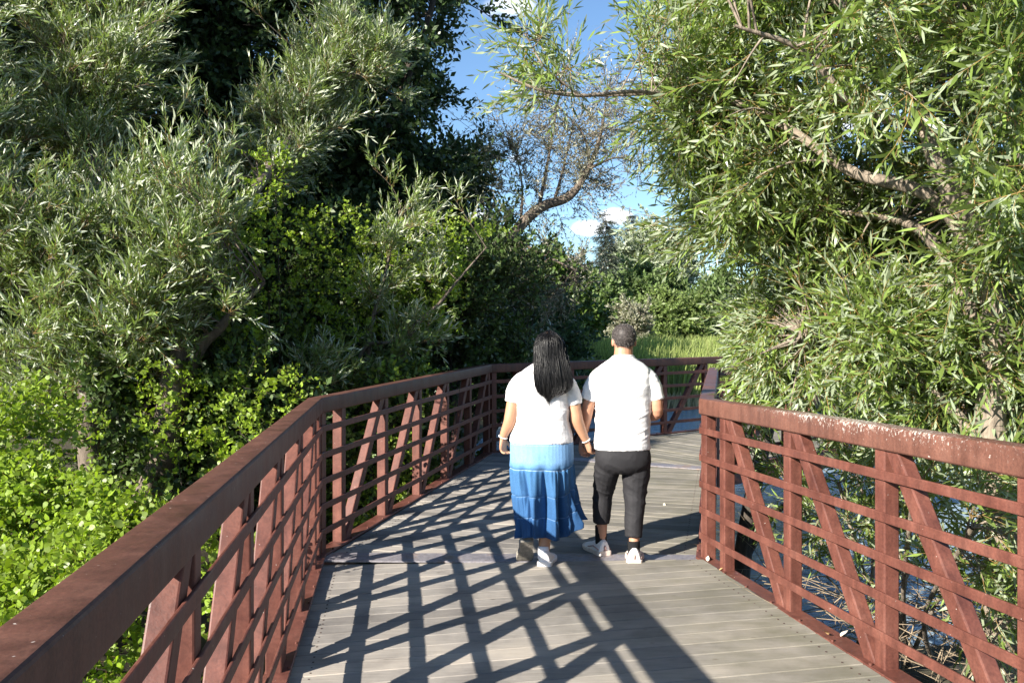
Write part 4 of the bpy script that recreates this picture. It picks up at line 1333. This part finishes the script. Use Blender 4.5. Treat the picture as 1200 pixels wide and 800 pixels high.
def shoe(parent, heel, yaw, pitch, L, W, upper, sole, trim=None, h=1.0):
    """A trainer from heel to toe along +Y, then turned: upper, trim and sole."""
    cy, sy = math.cos(yaw), math.sin(yaw); cp, sp = math.cos(pitch), math.sin(pitch)

    def tr(v):
        v = np.asarray(v, float)
        y = v[:, 1] * cp + v[:, 2] * sp; z = -v[:, 1] * sp + v[:, 2] * cp
        return np.stack((v[:, 0] * cy + y * sy, -v[:, 0] * sy + y * cy, z), -1) + np.asarray(heel)
    #        y    halfwidth  top    bulge
    rows = np.array([(0.0, .22, .045), (.012, .33, .086), (.07, .37, .100), (.2, .39, .105), (.33, .40, .098), (.45, .44, .080), (.6, .49, .064), (.75, .49, .052), (.88, .42, .044), (.96, .27, .036), (1.0, .12, .028)])
    q = spline(rows, 24); rings = []
    for a in q:
        t = np.linspace(0, math.pi, 15)
        x = np.sign(np.cos(t)) * np.abs(np.cos(t)) ** .75 * a[1] * W; z = .012 + np.abs(np.sin(t)) ** .8 * (a[2] * h - .012)
        x = x * (1 - .32 * (z / max(a[2] * h, .02)) ** 2)
        low = np.stack((np.linspace(-a[1] * W, a[1] * W, 6)[1:-1] * 1.0, np.full(4, .010)), -1)
        pts = np.concatenate((np.stack((x, z), -1), low))
        rings.append(np.stack((pts[:, 0], np.full(len(pts), a[0] * L), pts[:, 1]), -1))
    v, f = skin_rings(rings); s = Soup(); s.add(tr(v), f); o = s.build('shoe', upper, parent)
    prof = [(-.022, .25), (-.015, .36), (.05, .435), (.2, .43), (.36, .41), (.5, .47), (.63, .525), (.77, .52), (.9, .44), (.98, .28), (1.02, .12)]
    q = spline(np.array(prof), 26); rings = []
    for a in q:
        w = max(a[1] * W, .004); zt = .030 + .012 * max(0, .25 - a[0]) * 4 * .6; toe = .012 * max(0, a[0] - .8) * 5
        pts = [(-w * .94, toe), (w * .94, toe), (w * 1.02, toe + .010), (w, zt + toe * .6), (w * .9, zt + toe * .6 + .003), (-w * .9, zt + toe * .6 + .003), (-w, zt + toe * .6), (-w * 1.02, toe + .010)]
        rings.append(np.array([(p[0], a[0] * L, p[1]) for p in pts]))
    v, f = skin_rings(rings); s = Soup(); s.add(tr(v), f)
    smooth_by_angle(s.build('sole', sole, o), 40)
    if trim is not None:
        s = Soup()
        for z0, y0, w_, h_ in ((.062, -.004, .012, .022), (.045, .0, .020, .006)):
            v, f = ball((0, y0 + .006, z0), (w_, .012, h_), 7); s.add(tr(v), f)
        for sd in (-1, 1):
            v, f = tube([(sd * .36 * W, .06 * L, .05), (sd * .43 * W, .3 * L, .066), (sd * .46 * W, .55 * L, .045)], .005, 6, True); s.add(tr(v), f)
        s.build('trim', trim, o)
    return o


def fold_disp(seed, amp, sc, stretch, lo=None):
    """Cloth creases: ridged noise stretched along a slanting direction."""
    st = np.asarray(stretch, float)

    def fn(v):
        q = v @ st.T
        w = np.stack([vnoise(q * .5 + 31 * k, seed + k) for k in range(3)], -1) * .6
        a = 1 - np.abs(vnoise(q * sc + w, seed)); b = 1 - np.abs(vnoise(q * sc * 2.1 + w, seed + 5))
        g = a ** 3 * .8 + b ** 3 * .35 - .45
        k = 1 if lo is None else lo(v)
        return amp * g * k
    return fn


STR = np.array(((1.0, 0, .35), (0, 1, 0), (-.35 * 2.6, 0, 2.6)))       # creases nearly level, slanting
STR2 = np.array(((1.0, 0, -.5), (0, 1, 0), (.5 * 2.2, 0, 2.2)))
STV = np.array(((2.6, 0, 0), (0, 2.6, 0), (0, 0, .55)))               # hanging folds
rp = np.random.default_rng(61)

# ---- the man
MO = np.array((0.816, 6.03, 0.0))
hc = (0.008, 0.0, 1.612)
arm_l = [(-.15, 0, 1.355, .045), (-.215, .0, 1.28, .048), (-.255, .0, 1.13, .044), (-.272, .022, 1.03, .041), (-.284, .045, .93, .029), (-.286, .05, .885, .027)]
arm_r = [(.15, 0, 1.355, .045), (.218, -.005, 1.28, .048), (.245, -.03, 1.12, .046), (.236, .02, 1.07, .045), (.19, .13, 1.055, .038), (.15, .22, 1.06, .028)]
body = head_rings(hc, 1.0)
body.append(tlimb([(0, -.025, 1.36, .085), (0, -.018, 1.44, .078), (.003, -.012, 1.50, .071), (.006, -.008, 1.56, .067), (.008, 0, 1.61, .06)]))
body.append(torso([(.86, 0, 0, .17, .105), (1.05, 0, 0, .17, .105), (1.2, 0, 0, .175, .105), (1.32, 0, 0, .17, .095), (1.39, 0, 0, .145, .08), (1.45, 0, -.01, .09, .06), (1.47, 0, -.01, .07, .06)]))
body += [tlimb(arm_l), tlimb(arm_r)]
body += hand((-.286, .052, .885), (.02, .12, -1), (.25, -1, 0), (.9, .35, 0), .55)
body += hand((.15, .22, 1.06), (-.75, .6, .1), (0, -.3, -1), (-.3, .9, .3), .45)
body.append(torso([(.69, 0, 0, .10, .08), (.73, 0, 0, .165, .10), (.80, 0, 0, .18, .115), (.9, 0, 0, .17, .105)]))
for hp, kn, an in (((-.095, 0, .76), (-.128, .12, .48), (-.142, .175, .07)), ((.095, 0, .76), (.088, .01, .44), (.072, -.07, .07))):
    body.append(tlimb([(*hp, .085), (*(np.array(hp) * .5 + np.array(kn) * .5), .070), (*kn, .052), (*(np.array(kn) * .6 + np.array(an) * .4), .043), (*(np.array(kn) * .25 + np.array(an) * .75), .038), (*an, .034)]))
s = Soup(); v, f, n = remesh(body, .0055, 2); s.add(v, f)
man = s.build('person', M['skin_him'])
man.location = MO
tag(man, 'man in white t-shirt and black cropped trousers walking away, holding the woman by the hand', 'person', 'couple walking hand in hand')
face_parts(hc, man)
shirt = [torso([(.825, -.006, 0, .2035, .137), (.86, -.006, 0, .203, .136), (.95, -.003, 0, .199, .130), (1.08, .0, 0, .199, .128), (1.2, .003, 0, .204, .13), (1.30, .002, 0, .207, .125), (1.36, .0, -.003, .207, .115),
                (1.405, .0, -.008, .192, .103), (1.44, .0, -.013, .157, .090), (1.475, .0, -.016, .103, .080), (1.497, .001, -.018, .080, .076), (1.503, .001, -.018, .076, .072)], p=2.35),
         tlimb([(-.10, 0, 1.375, .066), (-.165, 0, 1.345, .072), (-.220, .0, 1.27, .065), (-.248, .006, 1.185, .057)]), tlimb([(.10, 0, 1.375, .066), (.168, 0, 1.345, .072), (.222, -.005, 1.27, .065), (.242, -.012, 1.185, .057)])]
d1 = fold_disp(3, .0075, 7.0, STR, lambda v: np.interp(v[:, 2], [.83, .9, 1.15, 1.4, 1.5], [.5, 1, 1, .55, .1]))
d2 = fold_disp(9, .006, 5.0, STR2, lambda v: np.interp(v[:, 2], [.83, .95, 1.2, 1.5], [.6, 1, .8, .1]))
s = Soup(); s.add(*tube([np.array((.001 + .077 * math.cos(a), -.018 + .073 * math.sin(a), 1.4985 - .012 * math.sin(a))) for a in np.linspace(0, 2 * math.pi, 40)], .007, 8)); s.build('collar', M['white_cotton'], man)
fused('t_shirt', shirt, M['white_cotton'], man, .0065, 4, lambda v: d1(v) + d2(v) + .004)
tr_ = [torso([(.645, -.0, 0, .11, .09), (.67, -.0, .0, .165, .118), (.71, 0, -.008, .198, .135), (.77, -.003, -.01, .206, .14), (.845, -.005, 0, .198, .130)], p=2.3),
       tlimb([(-.105, .0, .74, .100), (-.118, .05, .62, .093), (-.128, .12, .50, .078), (-.134, .138, .42, .074), (-.139, .150, .33, .069), (-.142, .160, .245, .0635)]),
       tlimb([(.102, 0, .74, .106), (.098, .012, .62, .101), (.090, .01, .50, .088), (.086, -.01, .42, .080), (.078, -.035, .32, .070), (.070, -.055, .188, .0625)])]
d3 = fold_disp(14, .010, 6.0, STR2, lambda v: np.interp(v[:, 2], [.18, .3, .45, .6, .8], [.35, .75, 1.1, .9, .5]))
fused('trousers', tr_, M['black_cloth'], man, .0065, 3, lambda v: d3(v))
for q in ([(-.142, .170, .215, .046), (-.142, .176, .12, .044), (-.138, .185, .06, .046)], [(.071, -.058, .158, .046), (.072, -.064, .10, .044), (.074, -.055, .05, .046)]):
    s = Soup(); s.add(*tlimb(q, 10)); s.build('sock', M['black_sock'], man)
shoe(man, (-.118, .115, 0), R(-22), R(0), .29, .132, M['white_shoe'], M['shoe_sole'], M['shoe_trim'], 1.22)
shoe(man, (.066, -.125, 0), R(9), R(0), .29, .132, M['white_shoe'], M['shoe_sole'], M['shoe_trim'], 1.22)


# cropped hair: a close cap that ends at the nape and over the ears, with short hairs standing out of it
def hair_line(th):
    """Lower edge of the hair (height over the ear line) by direction; th = 0 is the back."""
    a = abs(th)
    return np.interp(a, [0, .6, 1.05, 1.35, 1.75, 2.1, 2.6, 3.15], [-.062, -.058, -.035, .018, -.02, .045, .078, .082])


s = Soup(); nt_, nz_ = 72, 22; g = []
rows = np.array([(-.105, .052, .026, .022), (-.098, .047, .044, .042), (-.078, .035, .058, .064), (-.05, .018, .067, .083), (-.02, .006, .074, .094), (.015, 0, .0785, .099), (.05, -.004, .0775, .097), (.08, -.006, .068, .086), (.103, -.006, .05, .065), (.117, -.006, .026, .034), (.1215, -.006, .003, .004)])


def scalp(th, z, off=0.0):
    a = [np.interp(z, rows[:, 0], rows[:, k]) for k in (1, 2, 3)]
    return np.array((math.sin(th) * (a[1] + off), a[0] - math.cos(th) * (a[2] + off), z + off * max(0, z - .06) * 10)) + hc


for i in range(nz_ + 1):
    for j in range(nt_):
        th = -math.pi + 2 * math.pi * j / nt_
        lo = hair_line(th) + .006 * math.sin(j * 2.7)
        z = lo + (.1215 - lo) * (i / nz_) ** .8
        g.append(scalp(th, z, .001 + .008 * min(1, i / 5)))
g = np.array(g); i, j = np.meshgrid(np.arange(nz_), np.arange(nt_), indexing='ij'); k = (j + 1) % nt_
s.add(g, np.stack((i * nt_ + j, i * nt_ + k, (i + 1) * nt_ + k, (i + 1) * nt_ + j), -1).reshape(-1, 4))
for q in range(5200):
    th = rp.uniform(-math.pi, math.pi); lo = hair_line(th)
    z = lo + (.119 - lo) * rp.random() ** .75
    p = scalp(th, z, .004); nn = unit(p - (np.array(hc) + (0, -.004, .01))); dn = unit(nn + np.array((0, -.1, -.55)) + rp.normal(0, .35, 3))
    sd = unit(np.cross(dn, rp.normal(0, 1, 3))) * .0017; L_ = rp.uniform(.008, .016)
    s.add([p - sd, p + sd, p + dn * L_], [(0, 1, 2, 2)], 1 if rp.random() < .4 else 0)
s.build('hair', [M['hair_grey'], M['hair_silver']], man)

# ---- the woman
WO = np.array((0.224, 5.98, 0.0))
hw = (0.047, 0.0, 1.572)
arm_l = [(-.14, 0, 1.325, .042), (-.198, .0, 1.24, .048), (-.228, -.008, 1.09, .0475), (-.243, -.004, 1.02, .045), (-.275, .018, .95, .034), (-.291, .03, .905, .0265)]
arm_r = [(.14, 0, 1.325, .042), (.205, .0, 1.23, .048), (.238, -.014, 1.09, .048), (.252, -.014, 1.03, .046), (.29, .005, .945, .035), (.318, .022, .885, .0265)]
body = head_rings(hw, .96)
body.append(tlimb([(.01, -.02, 1.34, .08), (.02, -.015, 1.41, .062), (.035, -.006, 1.48, .054), (.045, 0, 1.56, .052)]))
body.append(torso([(.86, 0, 0, .18, .11), (1.02, 0, 0, .16, .11), (1.15, 0, 0, .16, .115), (1.28, 0, 0, .155, .10), (1.36, 0, 0, .125, .075), (1.42, 0, -.01, .09, .06)]))
body += [tlimb(arm_l), tlimb(arm_r)]
body += hand((-.293, .032, .90), (.03, .10, -1), (.75, -.55, 0), (.55, .8, 0), .62, .95, .5)
body += hand((.320, .023, .882), (.20, .22, -1), (.75, .5, 0), (-.5, .8, .1), .60, .95, .3)
body.append(torso([(.5, 0, 0, .12, .09), (.68, 0, 0, .185, .115), (.78, 0, 0, .195, .12), (.9, 0, 0, .18, .11)]))
for hp, kn, an in (((-.09, 0, .74), (-.12, .05, .44), (-.118, -.045, .185)), ((.08, 0, .74), (.04, .01, .44), (.004, -.065, .07))):
    body.append(tlimb([(*hp, .09), (*(np.array(hp) * .5 + np.array(kn) * .5), .075), (*kn, .056), (*(np.array(kn) * .62 + np.array(an) * .38), .053), (*an, .037)]))
s = Soup(); v, f, n = remesh(body, .0055, 2); s.add(v, f)
woman = s.build('person', M['skin_her'])
woman.location = WO
tag(woman, 'woman with long black hair, white top and blue tiered skirt, walking beside the man', 'person', 'couple walking hand in hand')
face_parts(hw, woman, .96)
top = [torso([(.882, -.010, 0, .2285, .155), (.90, -.010, 0, .227, .154), (.95, -.006, 0, .214, .146), (1.0, -.002, 0, .199, .138), (1.04, .0, 0, .189, .131), (1.055, .0, 0, .192, .134), (1.12, .0, 0, .190, .132), (1.22, .0, 0, .187, .127), (1.31, 0, -.003, .186, .118),
              (1.365, .0, -.006, .172, .1), (1.40, .003, -.01, .143, .088), (1.43, .008, -.012, .105, .076), (1.452, .014, -.012, .078, .068), (1.458, .014, -.012, .07, .062)], p=2.3, m=60),
       tlimb([(-.085, 0, 1.345, .062), (-.150, 0, 1.315, .068), (-.20, .0, 1.25, .063), (-.2165, .0, 1.172, .0555)]), tlimb([(.085, 0, 1.345, .062), (.153, 0, 1.315, .068), (.207, .0, 1.24, .064), (.231, -.004, 1.152, .058)])]
d4 = fold_disp(23, .0065, 8.5, STR2, lambda v: np.interp(v[:, 2], [.88, .95, 1.1, 1.3, 1.45], [.4, .8, 1, .7, .1]))
d5 = fold_disp(29, .0035, 9, STV, lambda v: np.interp(v[:, 2], [.88, .98, 1.05, 1.2], [1, .7, .5, .3]))
fused('t_shirt', top, M['cream_cotton'], woman, .006, 3, lambda v: d4(v) + d5(v) + .003)


def skirt_mat():
    m, N, L, P = new_mat('ombre_denim')
    a = N.new('ShaderNodeAttribute'); a.attribute_name = 'rnd'
    st = (.30, .42, .58)
    stops = [(0.0, (.17, .33, .56)), (.018, (.17, .33, .56)), (.022, st), (.026, (.17, .33, .56)), (.20, (.16, .315, .55)), (.27, (.065, .165, .32)), (.282, (.06, .155, .30)), (.285, st), (.292, (.042, .125, .265)),
             (.44, (.042, .122, .26)), (.565, (.036, .105, .232)), (.569, (.13, .22, .37)), (.574, (.030, .095, .22)), (.79, (.024, .078, .19)), (.794, (.13, .22, .37)), (.80, (.022, .074, .182)), (1.0, (.017, .06, .155))]
    r = N_ramp(N, L, a.outputs['Fac'], stops)
    w = N_noise(N, L, 260, 3, .6, N_obj(N, L, (1, 1, .35)))
    g = N_ramp(N, L, w.outputs[0], [(.3, (.78,) * 3), (.7, (1.22,) * 3)])
    n2 = N_noise(N, L, 12, 4, .6, N_obj(N, L, (1, 1, .4)))
    g2 = N_ramp(N, L, n2.outputs[0], [(.3, (.82,) * 3), (.7, (1.18,) * 3)])
    col = N_mix(N, L, r.outputs[0], g.outputs[0], .8, 'MULTIPLY'); col = N_mix(N, L, col, g2.outputs[0], .8, 'MULTIPLY')
    L.new(col, P.inputs['Base Color']); P.inputs['Roughness'].default_value = .8; P.inputs['Specular IOR Level'].default_value = .2
    N_bump(N, L, w.outputs[0], .3, .002, P)
    return m


nth, nu = 260, 110
U = np.linspace(0, 1, nu)[:, None]; TH = (np.arange(nth) * 2 * math.pi / nth)[None]
hem = .205 + .095 * np.clip((np.cos(TH - .15) - .45) / .5, 0, 1) + .012 * np.sin(3 * TH + 1)
Zg = .886 + (hem - .886) * U
zr = np.array([.2, .30, .335, .40, .5, .69, .886])
right = np.interp(Zg, zr, [.315, .322, .300, .283, .262, .236, .228]); left = np.interp(Zg, zr, [.182, .186, .192, .198, .210, .232, .232])
back = np.interp(Zg, zr, [.185, .185, .184, .182, .178, .168, .152])
c_, s_ = np.cos(TH), np.sin(TH)
wr = np.clip((c_ + 1) / 2, 0, 1); wr = wr ** 1.6
rx = left * (1 - wr) + right * wr
tier = np.array([0, .285, .569, .794, 1.0]); ti = np.clip(np.searchsorted(tier, U.ravel(), 'right') - 1, 0, 3)
fr = ((U.ravel() - tier[ti]) / (tier[ti + 1] - tier[ti]))[:, None]
gath = .0045 * np.array((.10, .8, 1.0, 1.3))[ti][:, None] * (1 - fr) ** .5 * np.sin(46 * TH + 2.3 * np.sin(5 * TH) + ti[:, None] * 1.7)
nzv = lambda a, b, sd: vnoise(np.stack((np.cos(TH) * a + 0 * U, np.sin(TH) * a + 0 * U, U * b + 0 * TH), -1).reshape(-1, 3), sd).reshape(nu, nth)
deep = np.clip((U - .18) / .5, 0, 1) ** 1.1
fold = .042 * deep * (np.sin(9 * TH + 1.6 * nzv(1.2, 1.5, 4) + .8 * U) * .6 + np.sin(14 * TH + 2.0 * nzv(1.6, 1.2, 7) + 2) * .4) + .010 * deep * nzv(7, 3.0, 2)
puck = -.006 * np.exp(-((np.abs(U[:, :, None] - tier[None, None, 1:4])).min(-1) / .012) ** 2)
valley = 0
for t0, wd, dp in ((-1.50, .10, .055), (-1.02, .09, .06), (-2.1, .11, .05), (-.45, .10, .06), (-2.75, .1, .05)):
    dd_ = np.angle(np.exp(1j * (TH - t0 - .22 * (U - .5) + .06 * np.sin(5 * U + t0 * 3))))
    valley = valley - dp * np.exp(-(dd_ / wd) ** 2) * np.clip((U - .22) / .4, 0, 1)
k_ = gath + fold + puck + valley
sx = np.sign(c_) * np.abs(c_) ** (2 / 2.2); sy_ = np.sign(s_) * np.abs(s_) ** (2 / 2.2)
Xg = sx * (rx + k_) - .006; Yg = sy_ * (back + k_) + .05 * deep * wr
v = np.stack((Xg + 0 * Zg, Yg + 0 * Zg, Zg), -1).reshape(-1, 3)
i, j = np.meshgrid(np.arange(nu - 1), np.arange(nth), indexing='ij'); k = (j + 1) % nth
f = np.stack((i * nth + j, (i + 1) * nth + j, (i + 1) * nth + k, i * nth + k), -1).reshape(-1, 4)
s = Soup(); s.add(v, f, 0, np.repeat(U.ravel(), nth)); sk = s.build('skirt', skirt_mat(), woman)
md = sk.modifiers.new('cloth', 'SOLIDIFY'); md.thickness = .003; md.offset = -1

s = Soup(); s.add(*tlimb([(-.119, -.042, .22, .0405), (-.118, -.045, .19, .041), (-.118, -.02, .13, .043)], 8)); s.build('sock', M['white_sock'], woman)
s = Soup(); s.add(*tlimb([(.004, -.062, .135, .040), (.004, -.066, .09, .041), (.006, -.055, .05, .045)], 8)); s.build('sock', M['white_sock'], woman)
shoe(woman, (-.118, -.115, .175), R(-6), R(52), .25, .118, M['white_shoe'], M['grey_sole'], None)
shoe(woman, (.006, -.125, 0), R(12), R(0), .25, .122, M['white_shoe'], M['white_shoe'], None, 1.1)
for c, d in (((-.2895, .030, .912), (-.3, .25, -1)), ((.317, .021, .888), (.5, .25, -1))):
    s = Soup(); d = unit(np.array(d)); a, b = frame_for(d)
    for q in range(18):
        t = q * 2 * math.pi / 18
        s.add(*ball(np.array(c) + (a * math.cos(t) + b * math.sin(t)) * .0305, .0048, 7))
    s.build('bracelet', M['silver'], woman)

# long straight hair: a core over the skull and down the back, covered with locks
hz = np.array([1.205, 1.25, 1.30, 1.36, 1.42, 1.48, 1.53, 1.57, 1.61, 1.65, 1.675, 1.69])
hl = np.array([.005, -.040, -.053, -.058, -.060, -.060, -.060, -.058, -.052, -.030, .000, .040])        # left edge
hr = np.array([.080, .175, .205, .198, .186, .172, .160, .154, .146, .124, .092, .055])                 # right edge
hb = np.array([-.150, -.154, -.154, -.150, -.140, -.128, -.120, -.116, -.112, -.096, -.070, -.020])     # back
hf = np.array([-.115, -.112, -.108, -.10, -.09, -.06, .0, .03, .06, .07, .05, .01])                      # front limit


def hair_pt(th, z, off=0.0):
    """th = 0 straight back, -pi/2 left, pi/2 right."""
    l, r_, b, fr_ = [np.interp(z, hz, q) for q in (hl, hr, hb, hf)]
    cx, cyy = (l + r_) / 2, (b + fr_) / 2
    return np.array((cx + math.sin(th) * ((r_ - l) / 2 + off), cyy - math.cos(th) * ((fr_ - b) / 2 + off), z))


s = Soup(); rings = []
for z in np.linspace(1.25, 1.688, 40):
    rings.append(np.array([hair_pt(t, z, -.006) for t in np.linspace(-math.pi, math.pi, 40, endpoint=False)]))
s.add(*skin_rings(rings))
for q in range(2600):
    th0 = rp.uniform(-2.0, 2.0); z1 = 1.695 - rp.random() ** 2 * .10
    side = math.sin(th0)
    zend = np.interp(side, [-1, -.6, -.2, .3, 1], [1.27, 1.225, 1.205, 1.235, 1.295]) + rp.normal(.010, .030)
    n_ = 16; zs = np.linspace(z1, zend, n_); ph = rp.uniform(0, 6.28); am = rp.uniform(.001, .006); off = rp.uniform(-.012, .001) + (rp.random() < .08) * rp.uniform(.004, .014)
    dr = rp.normal(0, .10)
    pts = np.array([hair_pt(th0 * (.95 if i_ else .6) + dr * (i_ / n_) + .05 * math.sin(ph + 5 * i_ / n_), z, off + am * math.sin(ph + 9 * (i_ / n_))) for i_, z in enumerate(zs)])
    rad = np.interp(np.linspace(0, 1, n_), [0, .1, .8, 1], [.0009, .0017, .0015, .0003]) * rp.uniform(.6, 1.3)
    s.add(*tube(pts, rad, 4))
s.build('hair', M['hair_black'], woman)

# ------------------------------------------------------------------ litter on the deck
M['dry_leaf'] = plain_mat('dry_leaf', (0.40, 0.26, 0.12), 0.7, 0.3, 0.4, 40)
M['pale_leaf'] = plain_mat('bleached_leaf', (0.62, 0.55, 0.45), 0.7, 0.3, 0.2, 40)
rk = np.random.default_rng(71)
litter = [(779, 597, 'pale_leaf', .055, 'pale curled leaf alone on the planks past the joint plate'), (825, 648, 'dry_leaf', .09, 'large brown curled leaf at the corner post by the joint plate'),
          (829, 661, 'pale_leaf', .05, 'small bleached leaf just in front of the corner post'), (843, 672, 'dry_leaf', .035, 'tiny brown leaf along the deck edge in front of the corner post'),
          (861, 681, 'pale_leaf', .04, 'bleached leaf scrap at the deck edge below the second post'), (703, 655, 'pale_leaf', .025, 'pale scrap on the joint plate behind the man'),
          (970, 755, 'dry_leaf', .07, 'brown twig like leaf lying across the edge angle below the lichen stained railing'), (985, 757, 'pale_leaf', .05, 'bleached leaf lying beside the brown one on the edge angle')]
for px, py, mk, L_, lab in litter:
    Y = EYE * FPX / (py - HOR); p = at(px, py, Y); p[2] = .018 + (.03 if py > 740 else 0)
    s = Soup()
    for q in range(1 if L_ < .08 else 3):
        a = rk.uniform(0, 6.28)
        v, f = blade((0, 0, .004 + .012 * q), np.array((math.cos(a), math.sin(a), .25)), np.array((.2, .1, 1)), L_, L_ * .55, -.35, 'broad')
        v[:, 2] += np.abs(v[:, 0] * math.sin(a) - v[:, 1] * math.cos(a)) * .9
        s.add(v, f)
    o = s.build('dry_leaf', M[mk]); o.location = p
    tag(o, lab, 'leaf', 'dry leaves on the deck')
